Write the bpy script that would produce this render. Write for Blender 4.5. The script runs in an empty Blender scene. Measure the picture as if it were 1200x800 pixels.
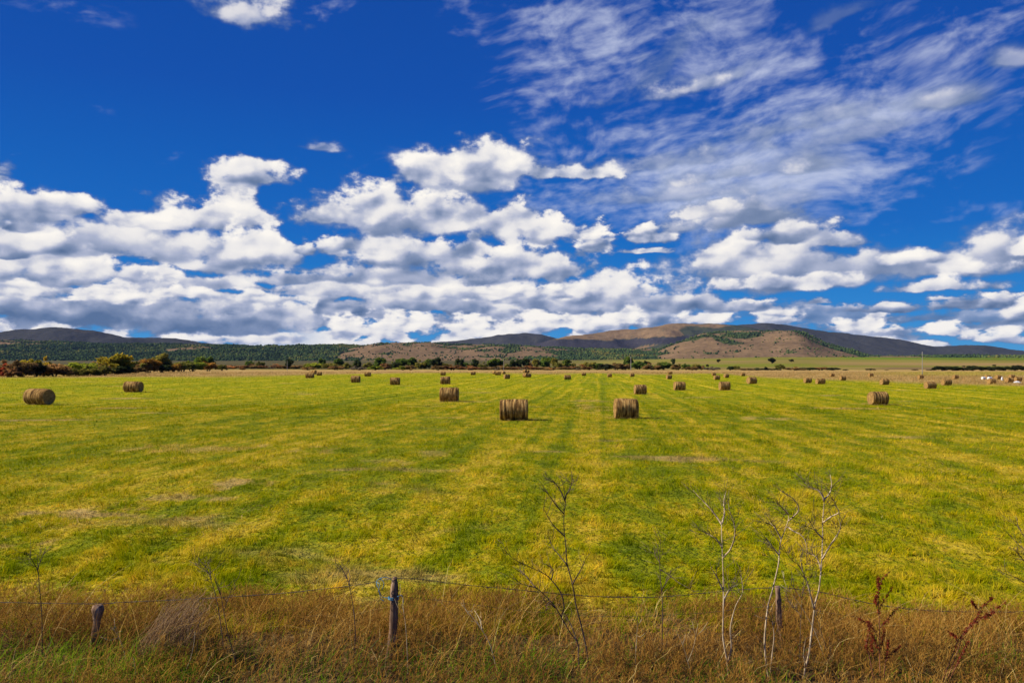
import bpy, math, random
import numpy as np
from mathutils import Vector

S = bpy.context.scene
COL = S.collection
R = math.radians

# ------------------------------------------------------------------ camera
F_PX = 933.0            # focal length in pixels of the 1200 px wide photograph (28 mm on 36 mm film)
HOR = 427.0             # row of the horizon in the photograph
CAM_H = 3.1             # eye height above the field
cam_d = bpy.data.cameras.new('camera')
cam_d.sensor_width = 36.0
cam_d.lens = 36.0 * F_PX / 1200.0
cam_d.shift_y = (HOR - 400.0) / 1200.0
cam_d.clip_start = 0.05
cam_d.clip_end = 60000.0
cam = bpy.data.objects.new('camera', cam_d)
COL.objects.link(cam)
cam.location = (0, 0, CAM_H)
cam.rotation_euler = (R(90), 0, 0)
S.camera = cam

def on_ground(px, py):
    """world x, y of a photo pixel on the flat field"""
    Y = F_PX * CAM_H / (py - HOR)
    return (px - 600.0) / F_PX * Y, Y

def at_depth(px, py, Y):
    return ((px - 600.0) / F_PX * Y, Y, CAM_H + (HOR - py) / F_PX * Y)

# ------------------------------------------------------------------ render settings
EXPO = 0.45
S.render.engine = 'CYCLES'
S.view_settings.view_transform = 'Standard'
S.view_settings.look = 'None'
S.view_settings.exposure = EXPO
S.view_settings.gamma = 1.0
S.view_settings.use_curve_mapping = False
S.cycles.max_bounces = 5
S.cycles.diffuse_bounces = 2
S.cycles.glossy_bounces = 2
S.cycles.transmission_bounces = 3
S.cycles.transparent_max_bounces = 6
S.cycles.volume_bounces = 0
S.cycles.caustics_reflective = False
S.cycles.caustics_refractive = False
S.cycles.use_denoising = True
S.cycles.denoiser = 'OPENIMAGEDENOISE'
S.cycles.denoising_input_passes = 'RGB_ALBEDO_NORMAL'
S.cycles.denoising_prefilter = 'ACCURATE'
S.cycles.sample_clamp_indirect = 4.0

SUN_EL, SUN_AZ = 38.0, -93.0     # azimuth from the viewing direction (+Y), negative = left; a little behind the camera
to_sun = Vector((math.sin(R(SUN_AZ)) * math.cos(R(SUN_EL)), math.cos(R(SUN_AZ)) * math.cos(R(SUN_EL)), math.sin(R(SUN_EL))))
# ------------------------------------------------------------------ sky: Nishita sky with procedural cloud layers in direction space
class NT:
    """small helper that writes node trees"""
    def __init__(self, tree):
        self.t = tree
    def node(self, kind, **kw):
        n = self.t.nodes.new(kind)
        for k, v in kw.items():
            setattr(n, k, v)
        return n
    def put(self, sock, v):
        if isinstance(v, bpy.types.NodeSocket):
            self.t.links.new(v, sock)
        elif v is not None:
            sock.default_value = v
    def m(self, op, a, b=None, c=None, clamp=False):
        n = self.node('ShaderNodeMath', operation=op, use_clamp=clamp)
        self.put(n.inputs[0], a)
        if b is not None: self.put(n.inputs[1], b)
        if c is not None: self.put(n.inputs[2], c)
        return n.outputs[0]
    def v(self, op, a, b=None, c=None):
        n = self.node('ShaderNodeVectorMath', operation=op)
        self.put(n.inputs[0], a)
        if b is not None:
            self.put(n.inputs['Scale'] if op == 'SCALE' else n.inputs[1], b)
        if c is not None: self.put(n.inputs[2], c)
        return n.outputs['Value'] if op in ('LENGTH', 'DOT_PRODUCT', 'DISTANCE') else n.outputs[0]
    def sep(self, a):
        n = self.node('ShaderNodeSeparateXYZ'); self.put(n.inputs[0], a)
        return n.outputs
    def comb(self, x, y, z=0.0):
        n = self.node('ShaderNodeCombineXYZ')
        self.put(n.inputs[0], x); self.put(n.inputs[1], y); self.put(n.inputs[2], z)
        return n.outputs[0]
    def noise(self, vec, scale, detail=4, rough=0.5, dims='2D', col=False, dist=0.0, lac=2.0):
        n = self.node('ShaderNodeTexNoise', noise_dimensions=dims)
        self.put(n.inputs['Vector'], vec)
        n.inputs['Scale'].default_value = scale
        n.inputs['Detail'].default_value = detail
        n.inputs['Roughness'].default_value = rough
        n.inputs['Distortion'].default_value = dist
        n.inputs['Lacunarity'].default_value = lac
        return n.outputs['Color' if col else 'Fac']
    def rng(self, v, a, b, c=0.0, d=1.0, smooth=True):
        n = self.node('ShaderNodeMapRange', interpolation_type='SMOOTHSTEP' if smooth else 'LINEAR')
        self.put(n.inputs[0], v)
        for i, q in enumerate((a, b, c, d)):
            self.put(n.inputs[1 + i], q)
        return n.outputs[0]
    def ramp(self, v, stops, interp='LINEAR'):
        n = self.node('ShaderNodeValToRGB')
        n.color_ramp.interpolation = interp
        els = n.color_ramp.elements
        while len(els) < len(stops): els.new(0.5)
        for e, (p, c) in zip(els, stops):
            e.position = p
            e.color = (*c, 1.0) if len(c) == 3 else c
        self.put(n.inputs[0], v)
        return n.outputs[0]
    def mix(self, f, a, b, blend='MIX'):
        n = self.node('ShaderNodeMix', data_type='RGBA', blend_type=blend)
        self.put(n.inputs[0], f)
        for s, q in ((n.inputs[6], a), (n.inputs[7], b)):
            self.put(s, (*q, 1.0) if isinstance(q, tuple) and len(q) == 3 else q)
        return n.outputs[2]
    def mixf(self, f, a, b):
        n = self.node('ShaderNodeMix', data_type='FLOAT')
        self.put(n.inputs[0], f); self.put(n.inputs[2], a); self.put(n.inputs[3], b)
        return n.outputs[0]

world = bpy.data.worlds.new('World')
S.world = world
world.use_nodes = True
world.cycles.sampling_method = 'NONE'
wt = world.node_tree
wt.nodes.clear()
W = NT(wt)

def sky_pt(px, py):
    """a direction as (azimuth, elevation) in units of 1/933 rad, from a photo pixel"""
    a = math.atan((px - 600.0) / F_PX)
    e = math.atan((HOR - py) / F_PX * math.cos(a))
    return a * F_PX, e * F_PX
def sky_w(px, w):
    a = math.atan((px - 600.0) / F_PX)
    return w * math.cos(a) ** 2
def sky_h(px, h):
    return h * math.cos(math.atan((px - 600.0) / F_PX))

gen = W.node('ShaderNodeTexCoord').outputs['Generated']
D = W.sep(gen)
az = W.m('MULTIPLY', W.m('ARCTAN2', D[0], D[1]), F_PX)
el = W.m('MULTIPLY', W.m('ARCSINE', D[2]), F_PX)
P = W.comb(az, el, 0.0)

# noise sets by cloud size: a domain warp, an edge noise, and the same edge noise a step nearer to the sun (for relief)
LIGHT = (-0.62, 0.78, 0.0)
def noise_set(feat, seed, stretch=1.0, warp=0.5, rough=0.5, detail=4, relief=0.30):
    q = W.v('MULTIPLY_ADD', P, (1.0 / feat / stretch, 1.0 / feat, 0.0), (seed * 7.3, seed * 3.1, 0.0))
    wn = W.noise(q, 0.55, 1, 0.5, col=True)
    Pw = W.v('MULTIPLY_ADD', wn, (feat * warp * 2 * stretch, feat * warp * 1.2, 0.0),
             W.v('SUBTRACT', P, (feat * warp * stretch, feat * warp * 0.6, 0.0)))
    n0 = W.noise(q, 1.0, 5, 0.55)
    r0 = W.noise(q, 0.9, 1.5, 0.4)
    r1 = W.noise(W.v('ADD', q, tuple(relief * c for c in LIGHT)), 0.9, 1.5, 0.4)
    edge = W.m('MULTIPLY_ADD', n0, 2.0, -1.0)
    rel = W.m('MULTIPLY_ADD', W.m('SUBTRACT', r0, r1), 0.85, W.m('MULTIPLY_ADD', n0, 0.50, -0.25))
    return dict(P=Pw, edge=edge, rel=rel, reach=feat * warp * stretch * 0.9)
NS = {'s': noise_set(14.0, 3.1, 2.0, 0.36), 'm': noise_set(26.0, 11.7, 1.5, 0.42), 'l': noise_set(46.0, 23.3, 1.5, 0.42)}

def group_tree(name, ins, outs):
    g = bpy.data.node_groups.new(name, 'ShaderNodeTree')
    for nm, ty in ins: g.interface.new_socket(nm, in_out='INPUT', socket_type='NodeSocket' + ty)
    for nm, ty in outs: g.interface.new_socket(nm, in_out='OUTPUT', socket_type='NodeSocket' + ty)
    G = NT(g)
    return g, G, g.nodes.new('NodeGroupInput').outputs, g.nodes.new('NodeGroupOutput').inputs

def make_cloud_group(tilted):
    g, G, i, o = group_tree('cumulus_tilted' if tilted else 'cumulus',
        [('Sky', 'Vector'), ('P', 'Vector'), ('Edge', 'Float'), ('Relief', 'Float'), ('Inv', 'Vector'), ('Off', 'Vector'),
         ('Amp', 'Float'), ('Soft', 'Float'), ('Dens', 'Float'), ('Bias', 'Float'), ('Angle', 'Float')], [('Sky', 'Vector')])
    q = G.v('MULTIPLY_ADD', i['Sky'], (1e-9, 1e-9, 1e-9), i['P'])     # clouds lie over what is already in the sky
    q = G.v('SUBTRACT', q, i['Off'])
    if tilted:
        r = G.node('ShaderNodeVectorRotate', rotation_type='Z_AXIS')
        G.put(r.inputs['Vector'], q); G.put(r.inputs['Angle'], i['Angle'])
        q = r.outputs[0]
    q = G.v('MULTIPLY', q, i['Inv'])
    q2 = G.v('MAXIMUM', q, G.v('MULTIPLY', q, (-1.0, -2.7, 0.0)))
    f = G.m('MULTIPLY_ADD', i['Edge'], i['Amp'], G.m('SUBTRACT', 1.0, G.v('LENGTH', q2)))
    alpha = G.m('MULTIPLY', G.rng(f, 0.0, i['Soft']), i['Dens'])
    sh = G.m('MULTIPLY_ADD', G.v('DOT_PRODUCT', q, (0.0, 1.0, 0.0)), 0.46, i['Bias'])
    sh = G.m('MULTIPLY_ADD', i['Relief'], 1.5, sh, clamp=True)
    mx = G.node('ShaderNodeMix', data_type='VECTOR')
    G.put(mx.inputs[0], alpha); G.put(mx.inputs[4], i['Sky']); G.put(mx.inputs[5], G.comb(sh, 1.0, 0.0))
    G.put(o[0], mx.outputs[1])
    return g
def make_row_group():
    g, G, i, o = group_tree('cloud_bank',
        [('Sky', 'Vector'), ('P', 'Vector'), ('Edge', 'Float'), ('Relief', 'Float'), ('Dir', 'Vector'), ('Base', 'Float'), ('InvH', 'Float'),
         ('Freq', 'Vector'), ('Seed', 'Vector'), ('Cov', 'Float'), ('Amp', 'Float'), ('Soft', 'Float'), ('Dens', 'Float'), ('Bias', 'Float'),
         ('A0', 'Float'), ('A1', 'Float'), ('B0', 'Float'), ('B1', 'Float')], [('Sky', 'Vector')])
    Pd = G.v('MULTIPLY_ADD', i['Sky'], (1e-9, 1e-9, 1e-9), i['P'])
    Dd = G.v('MULTIPLY_ADD', i['Sky'], (1e-9, 1e-9, 1e-9), i['Dir'])
    nb = G.noise(G.v('MULTIPLY_ADD', Dd, i['Freq'], i['Seed']), 1.0, 2, 0.55)
    y = G.m('MULTIPLY', G.m('SUBTRACT', G.v('DOT_PRODUCT', Pd, (0.0, 1.0, 0.0)), i['Base']), i['InvH'])
    nc = G.noise(G.v('MULTIPLY_ADD', Dd, G.v('SCALE', i['Freq'], 0.8), G.v('ADD', i['Seed'], (4.7, 9.1, 0.0))), 1.0, 1, 0.5)
    y = G.m('MULTIPLY_ADD', nc, 2.4, G.m('ADD', y, -1.2))
    yy = G.m('MAXIMUM', y, G.m('MULTIPLY', y, -2.0))
    a = G.v('DOT_PRODUCT', Dd, (1.0, 0.0, 0.0))
    win = G.m('MULTIPLY', G.rng(a, i['A0'], i['A1']), G.rng(a, i['B1'], i['B0']))
    f = G.m('MULTIPLY_ADD', nb, 2.6, G.m('SUBTRACT', i['Cov'], yy))
    f = G.m('MULTIPLY_ADD', i['Edge'], i['Amp'], f)
    alpha = G.m('MULTIPLY', G.m('MULTIPLY', G.rng(f, 0.0, i['Soft']), i['Dens']), win)
    sh = G.m('MULTIPLY_ADD', y, 0.34, G.m('MULTIPLY_ADD', nb, 0.9, G.m('ADD', i['Bias'], -0.45)))
    sh = G.m('MULTIPLY_ADD', i['Relief'], 1.25, sh, clamp=True)
    mx = G.node('ShaderNodeMix', data_type='VECTOR')
    G.put(mx.inputs[0], alpha); G.put(mx.inputs[4], i['Sky']); G.put(mx.inputs[5], G.comb(sh, 1.0, 0.0))
    G.put(o[0], mx.outputs[1])
    return g
CG, CGT, RG = make_cloud_group(False), make_cloud_group(True), make_row_group()
jobs = []          # every cloud, far to near, with the part of the sky it can reach: (group, inputs, (az0, az1, el0, el1))
def cloud(px, base, hw, h, ns='m', dark=0.0, amp=0.88, soft=0.50, dens=1.0, tilt=0.0):
    """one cumulus: place, base row, half width and height in the measure of the photograph"""
    n = NS[ns]
    ax, ey = sky_pt(px, base - 0.28 * h)
    w, hh = sky_w(px, hw * 1.10), sky_h(px, h * 0.90)
    ex = 1.0 + 0.75 * amp
    mw = n['reach']
    rx, ry = w * ex + mw, hh * ex + mw
    if tilt: rx, ry = rx + ry * 0.5, ry + rx * math.sin(R(abs(tilt)))
    jobs.append((CGT if tilt else CG, dict(P=n['P'], Edge=n['edge'], Relief=n['rel'], Inv=(1 / w, 1 / hh, 0.0), Off=(ax, ey, 0.0),
        Amp=amp, Soft=soft, Dens=dens, Bias=0.50 - dark, Angle=-R(tilt)), (ax - rx, ax + rx, ey - ry, ey + ry)))

def row(base, h, x0, x1, ns='s', cov=0.5, dark=0.0, amp=0.9, soft=0.5, seed=0.0, length=90.0, fade=60.0, dens=1.0):
    """a bank of small cumulus along the horizon: broken up lengthwise by a noise along the azimuth"""
    n = NS[ns]
    a0, a1 = sky_pt(x0, 300)[0], sky_pt(x1, 300)[0]
    ey = math.atan((HOR - base) / F_PX) * F_PX
    jobs.append((RG, dict(P=n['P'], Edge=n['edge'], Relief=n['rel'], Dir=P, Base=ey, InvH=1.0 / h,
        Freq=(1.0 / length, 0.012, 0.0), Seed=(seed * 5.7, seed * 3.3, 0.0), Cov=cov - 0.9, Amp=amp, Soft=soft, Dens=dens, Bias=0.50 - dark,
        A0=a0 - fade, A1=a0 + fade, B0=a1 - fade, B1=a1 + fade),
        (-1e5 if x0 <= -300 else a0 - fade, 1e5 if x1 >= 1500 else a1 + fade, ey - h * 2.0 - n['reach'], ey + h * 3.0 + n['reach'])))

# --- thin high veil, mostly in the upper right, drawn out along the wind
def veil():
    rot = W.node('ShaderNodeVectorRotate', rotation_type='Z_AXIS')
    W.put(rot.inputs['Vector'], P); rot.inputs['Angle'].default_value = -R(9)
    Q = rot.outputs[0]
    wq = W.noise(Q, 1 / 120.0, 1, 0.5, col=True)
    Qw = W.v('MULTIPLY_ADD', wq, (70.0, 34.0, 0.0), Q)
    streak = W.noise(W.v('MULTIPLY', Qw, (1 / 120.0, 1 / 34.0, 0.0)), 1.0, 3.5, 0.55)
    ripple = W.noise(W.v('MULTIPLY', Qw, (1 / 21.0, 1 / 10.0, 0.0)), 1.0, 3, 0.55)
    tex = W.m('MULTIPLY_ADD', ripple, 0.44, W.m('MULTIPLY_ADD', streak, 0.92, -0.05))
    mask = None
    for (px, py, w, h, a) in ((850, 210, 290, 90, 1.0), (690, 70, 160, 130, 0.70), (860, 60, 170, 120, 0.66), (970, 150, 240, 95, 0.80),
                              (1030, 200, 200, 70, 0.5), (1090, 80, 230, 130, 0.5), (1130, 235, 130, 45, 0.22),
                              (330, 5, 120, 22, 0.35), (320, 205, 90, 34, 0.34), (420, 200, 110, 30, 0.22), (60, 8, 110, 22, 0.25),
                              (100, 115, 70, 22, 0.22), (560, 10, 60, 60, 0.3), (570, 140, 50, 20, 0.2), (470, 185, 60, 14, 0.3), (30, 200, 60, 35, 0.35), (200, 185, 70, 15, 0.25)):
        ax, ey = sky_pt(px, py)
        q = W.v('MULTIPLY', W.v('SUBTRACT', P, (ax, ey, 0.0)), (1 / sky_w(px, w), 1 / sky_h(px, h), 0.0))
        g = W.rng(W.v('LENGTH', q), 1.25, 0.0, 0.0, a)
        mask = g if mask is None else W.m('MAXIMUM', mask, g)
    a = W.rng(W.m('MULTIPLY_ADD', mask, 0.66, tex), 0.78, 1.46, 0.0, 0.80)
    return W.m('MULTIPLY', a, W.rng(mask, 0.0, 0.15))
veil_a = veil()

# --- cumulus, far to near.  rows close to the horizon first
row(405, 20, -300, 340, 's', 0.50, 0.02, seed=2.3, length=70)
row(404, 20, 340, 860, 's', 0.55, -0.20, seed=1.3, length=60)
row(404, 14, 860, 1500, 's', 0.30, 0.02, seed=5.3, length=80)
row(393, 15, 340, 880, 's', 0.22, -0.28, seed=7.9, length=50)
row(380, 22, -300, 800, 's', 0.55, 0.10, seed=4.4, length=80)
row(392, 14, 880, 1500, 's', 0.34, 0.16, seed=3.7, length=90, dens=0.9)
row(376, 14, 880, 1500, 's', 0.36, 0.26, seed=9.4, length=110, dens=0.8)
row(366, 22, -300, 800, 's', 0.62, 0.16, seed=12.2, length=110)
row(352, 16, -300, 760, 's', 0.50, -0.05, seed=15.1, length=110)
row(338, 18, -300, 640, 'm', 0.42, 0.02, seed=18.7, length=130)
row(320, 18, -300, 480, 'm', 0.42, 0.02, seed=21.7, length=120)

clouds = [
    # px, base, half width, height, noise set, darkness
    # bright low puffs on the skyline
    (60, 392, 48, 30, 's', -0.25), (20, 396, 22, 14, 's', -0.10), (215, 404, 45, 14, 's', -0.25), (285, 402, 34, 16, 's', -0.2),
    (330, 402, 26, 16, 's', -0.15), (420, 396, 50, 26, 's', -0.22), (480, 394, 48, 34, 's', -0.26), (548, 396, 30, 28, 's', -0.22), (595, 398, 34, 22, 's', -0.25),
    (640, 390, 55, 26, 's', -0.28), (735, 382, 26, 26, 's', -0.22), (700, 388, 40, 14, 's', -0.1), (830, 380, 45, 20, 's', -0.2), (905, 380, 40, 14, 's', -0.1),
    (1012, 390, 42, 22, 's', -0.22), (1110, 395, 42, 18, 's', -0.18), (1168, 402, 36, 18, 's', -0.22), (1092, 408, 32, 12, 's', -0.15), (1030, 372, 14, 10, 's', -0.2),
    # grey mass on the left above the skyline
    (95, 386, 130, 46, 'm', 0.36), (225, 392, 85, 50, 'm', 0.30), (300, 394, 60, 34, 'm', 0.26), (20, 372, 70, 30, 'm', 0.2), (330, 384, 55, 34, 'm', 0.08),
    (30, 352, 60, 26, 's', -0.05), (120, 356, 50, 18, 's', -0.12), (150, 358, 34, 16, 's', -0.2), (215, 350, 55, 16, 's', -0.18), (290, 356, 50, 18, 's', -0.1),
    (400, 350, 80, 22, 'm', 0.02), (500, 366, 80, 22, 'm', 0.06), (555, 352, 95, 26, 'm', -0.08), (600, 346, 50, 14, 's', -0.2), (660, 366, 70, 26, 'm', 0.04),
    (450, 334, 110, 28, 'm', 0.05), (345, 332, 70, 20, 'm', 0.02),
    (912, 372, 28, 16, 's', -0.1), (960, 356, 16, 8, 's', 0.1), (1040, 366, 80, 12, 's', 0.25), (1150, 362, 80, 18, 's', 0.22), (1165, 352, 18, 9, 's', 0.0), (1200, 375, 30, 30, 's', 0.0), (870, 366, 60, 16, 's', 0.1),
    (800, 366, 80, 28, 'm', 0.10), (690, 354, 62, 30, 'm', 0.0), (728, 350, 46, 34, 'm', -0.12), (640, 352, 40, 18, 's', 0.0),
    # left
    (75, 334, 135, 40, 'm', 0.02), (175, 332, 38, 28, 's', -0.12), (120, 330, 60, 30, 'm', -0.10), 
    (100, 304, 150, 44, 'l', 0.08), (175, 306, 110, 46, 'l', 0.05), (60, 300, 60, 34, 'm', -0.02), (10, 302, 40, 20, 'm', 0.28),
    (275, 250, 34, 60, 'm', -0.02), (305, 218, 52, 28, 'm', 0.05),
    (262, 274, 66, 50, 'm', -0.08), (225, 270, 70, 40, 'm', -0.06), (165, 266, 62, 20, 'm', -0.05),
    (35, 268, 80, 50, 'm', 0.0), (75, 254, 44, 28, 'm', -0.06), (20, 272, 40, 18, 'm', 0.25), (25, 246, 36, 34, 'm', -0.12),
    (295, 316, 95, 42, 'm', 0.05), (305, 306, 62, 36, 'm', -0.14),
    # centre
    (385, 264, 46, 34, 'm', 0.05), (356, 300, 18, 18, 's', 0.0), (392, 300, 24, 26, 's', -0.05),
    (565, 332, 110, 46, 'm', 0.10), (470, 314, 80, 30, 'm', 0.06), (440, 298, 58, 30, 'm', -0.06), (560, 304, 60, 24, 'm', 0.02),
    (625, 330, 78, 46, 'm', 0.02), (612, 316, 46, 32, 'm', -0.08), (695, 298, 32, 36, 's', 0.0),
    (610, 284, 68, 42, 'm', -0.02), (640, 282, 42, 34, 'm', -0.04), (600, 268, 36, 36, 'm', -0.10),
    (480, 272, 112, 50, 'l', 0.0), (450, 262, 56, 48, 'm', -0.08), (520, 262, 60, 46, 'm', -0.08),
    (680, 212, 62, 20, 'm', 0.0),
    (552, 224, 92, 46, 'l', -0.02), (570, 214, 54, 50, 'm', -0.10), (500, 218, 40, 38, 'm', -0.06), (612, 208, 34, 36, 'm', -0.02),
    # right
    (765, 286, 38, 28, 's', 0.02), (758, 297, 36, 8, 's', 0.0),
    (960, 292, 60, 22, 'm', 0.15),
    (905, 344, 125, 66, 'l', 0.16), (850, 316, 56, 50, 'm', -0.02), (960, 340, 110, 46, 'l', 0.20), (1085, 326, 130, 40, 'l', 0.22), (1185, 318, 70, 56, 'l', 0.16),
    (1195, 300, 40, 22, 'm', -0.05), (1130, 322, 60, 18, 'm', -0.08), (1070, 310, 40, 18, 'm', -0.04), (960, 335, 60, 18, 'm', -0.08), (880, 300, 50, 18, 'm', -0.06),
    (900, 340, 70, 18, 'm', -0.04), (795, 348, 34, 28, 'm', -0.12), (1115, 342, 84, 20, 'm', -0.02), (1110, 353, 34, 8, 's', 0.0),
    (870, 272, 88, 40, 'l', 0.20), (835, 256, 46, 22, 'm', -0.06), (930, 285, 60, 30, 'm', 0.12),
]
for c in clouds:
    cloud(*c)
# soft high pieces
for c in ((960, 205, 60, 34, 'l', -0.02, 0.7, 0.7, 0.75), (1110, 128, 72, 34, 'l', -0.08, 0.6, 0.8, 0.80), (1185, 82, 50, 32, 'l', -0.04, 0.6, 0.8, 0.72),
          (295, 32, 66, 40, 'm', -0.12, 0.9, 0.7, 0.85), (378, 178, 26, 16, 's', -0.15, 0.9, 0.8, 0.7), (4, 214, 20, 24, 's', 0.1, 0.8, 0.7, 0.7)):
    cloud(*c)
for c in ((800, 112, 96, 22, 'm', -0.15, 0.8, 0.9, 0.72, 9.0), (780, 80, 75, 26, 'm', -0.05, 0.9, 1.0, 0.42, 32.0), (770, 200, 130, 22, 'm', -0.10, 0.9, 0.8, 0.62, 4.0), (800, 235, 110, 24, 'm', -0.10, 0.9, 0.8, 0.6, 2.0),
          (850, 212, 130, 16, 'm', -0.12, 0.9, 0.8, 0.6, 2.0), (930, 158, 150, 26, 'm', -0.05, 0.9, 1.0, 0.55, 8.0), (1000, 165, 90, 22, 'm', -0.08, 0.8, 0.9, 0.5, 8.0), (985, 26, 70, 20, 'm', 0.1, 1.0, 1.0, 0.35, 14.0),
          (900, 245, 90, 18, 'm', -0.08, 0.9, 0.8, 0.5, 2.0)):
    cloud(*c)

sky = W.node('ShaderNodeTexSky', sky_type='NISHITA', sun_disc=False)
sky.sun_elevation = R(SUN_EL)
sky.sun_rotation = R(SUN_AZ)
sky.altitude = 600.0
sky.air_density = 1.0
sky.dust_density = 0.4
sky.ozone_density = 3.0
SKY_STRENGTH = 0.1
DIM = 2.0 ** -EXPO          # the picture is exposed for the field
# deep autumn blue: the sky's own colour, more saturated than the model's default
hs = W.node('ShaderNodeHueSaturation')
hs.inputs['Saturation'].default_value = 1.5
hs.inputs['Hue'].default_value = 0.525
hs.inputs['Value'].default_value = 0.75
W.put(hs.inputs['Color'], sky.outputs[0])
gm = W.node('ShaderNodeGamma'); W.put(gm.inputs[0], hs.outputs[0]); gm.inputs[1].default_value = 1.0
zen = W.ramp(W.m('MULTIPLY', el, 1 / 500.0), [(0.0, (0.02, 0.32, 0.66)), (0.10, (0.001, 0.225, 0.64)), (0.30, (0.003, 0.135, 0.53)), (0.60, (0.006, 0.082, 0.42)), (1.0, (0.006, 0.058, 0.33))])
blue = W.mix(0.92, gm.outputs[0], W.v('SCALE', zen, 1.0 / SKY_STRENGTH))
VEIL_COL = (0.62, 0.67, 0.83)
CLOUD_RAMP = [(0.0, (0.09, 0.155, 0.30)), (0.28, (0.205, 0.270, 0.43)), (0.50, (0.43, 0.47, 0.62)), (0.70, (0.80, 0.785, 0.80)), (1.0, (1.0, 0.955, 0.89))]
def k(*c): return tuple(x / SKY_STRENGTH for x in c)
c1 = W.mix(veil_a, blue, k(*VEIL_COL))
rg, G_, gi, go = group_tree('cloud_colour', [('Sky', 'Vector'), ('Clear', 'Color')], [('Color', 'Color')])
gs = (G_.v('DOT_PRODUCT', gi['Sky'], (1.0, 0.0, 0.0)), G_.v('DOT_PRODUCT', gi['Sky'], (0.0, 1.0, 0.0)))
gc = G_.v('SCALE', G_.ramp(gs[0], CLOUD_RAMP), 1.0 / SKY_STRENGTH)
G_.put(go[0], G_.mix(gs[1], gi['Clear'], gc))

def background(c):
    b_ = W.node('ShaderNodeBackground')
    W.put(b_.inputs['Color'], c)
    b_.inputs['Strength'].default_value = SKY_STRENGTH * DIM
    return b_.outputs[0]
gates = {}
def split(x, at, lo, hi):
    n = W.node('ShaderNodeMixShader')
    if (id(x), at) not in gates: gates[(id(x), at)] = W.m('GREATER_THAN', x, at)
    W.put(n.inputs[0], gates[(id(x), at)])
    W.put(n.inputs[1], lo); W.put(n.inputs[2], hi)
    return n.outputs[0]
PIN = [(q_ + '_' + k_, 'Vector' if q_ == 'P' else 'Float', NS[k_][{'P': 'P', 'Edge': 'edge', 'Relief': 'rel'}[q_]]) for k_ in NS for q_ in ('P', 'Edge', 'Relief')] + [('Dir', 'Vector', P)]
def leaf(a0, a1, e0, e1):
    """the sky in one window of directions: only the clouds that reach into it are worked out there"""
    mine = [j for j in jobs if not (j[2][0] > a1 or j[2][1] < a0 or j[2][2] > e1 or j[2][3] < e0)]
    if not mine: return background(c1)
    g_, L, li, lo = group_tree('sky_window', [(q_, t_) for q_, t_, _ in PIN] + [('Clear', 'Color')], [('Color', 'Color')])
    to_in = {s_: li[q_] for q_, _, s_ in PIN}
    leaf.k = getattr(leaf, 'k', 0) + 1
    st = L.comb(1e-7 * leaf.k, 0.0, 0.0)          # differs from window to window, so that each is worked out only where it is seen
    for g, kw, _ in mine:
        n = L.node('ShaderNodeGroup'); n.node_tree = g
        if st is not None: L.put(n.inputs['Sky'], st)
        for k_, v_ in kw.items():
            L.put(n.inputs[k_], to_in[v_] if isinstance(v_, bpy.types.NodeSocket) else v_)
        st = n.outputs[0]
    n = L.node('ShaderNodeGroup'); n.node_tree = rg
    L.put(n.inputs['Sky'], st); L.put(n.inputs['Clear'], li['Clear'])
    L.put(lo[0], n.outputs[0])
    n = W.node('ShaderNodeGroup'); n.node_tree = g_
    for q_, _, s_ in PIN: W.put(n.inputs[q_], s_)
    W.put(n.inputs['Clear'], c1)
    return background(n.outputs[0])
def tree(a, e0, e1):
    if len(a) == 2: return leaf(a[0], a[1], e0, e1)
    h_ = len(a) // 2
    return split(az, a[h_], tree(a[:h_ + 1], e0, e1), tree(a[h_:], e0, e1))
AZ = [-1e5, -360, -120, 120, 360, 1e5]
EL = [-10, 62, 105, 165, 240, 1e5]
sh = background(blue)
for e0, e1 in reversed(list(zip(EL[:-1], EL[1:]))):
    t_ = tree(AZ, e0, e1)
    sh = t_ if e1 == 1e5 else split(el, e1, t_, sh)
sh = split(D[2], -0.01, background(blue), sh)          # nothing but plain air below the horizon
wo = W.node('ShaderNodeOutputWorld')
wt.links.new(sh, wo.inputs['Surface'])

sun_d = bpy.data.lights.new('sun', 'SUN')
sun_d.energy = 5.0
sun_d.angle = R(0.53)
sun_d.color = (1.0, 0.91, 0.75)
sun = bpy.data.objects.new('sun', sun_d)
COL.objects.link(sun)
sun.rotation_euler = to_sun.to_track_quat('Z', 'Y').to_euler()
# ------------------------------------------------------------------ helpers for things, parts and meshes
rs = np.random.RandomState(7)
random.seed(5)

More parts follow.
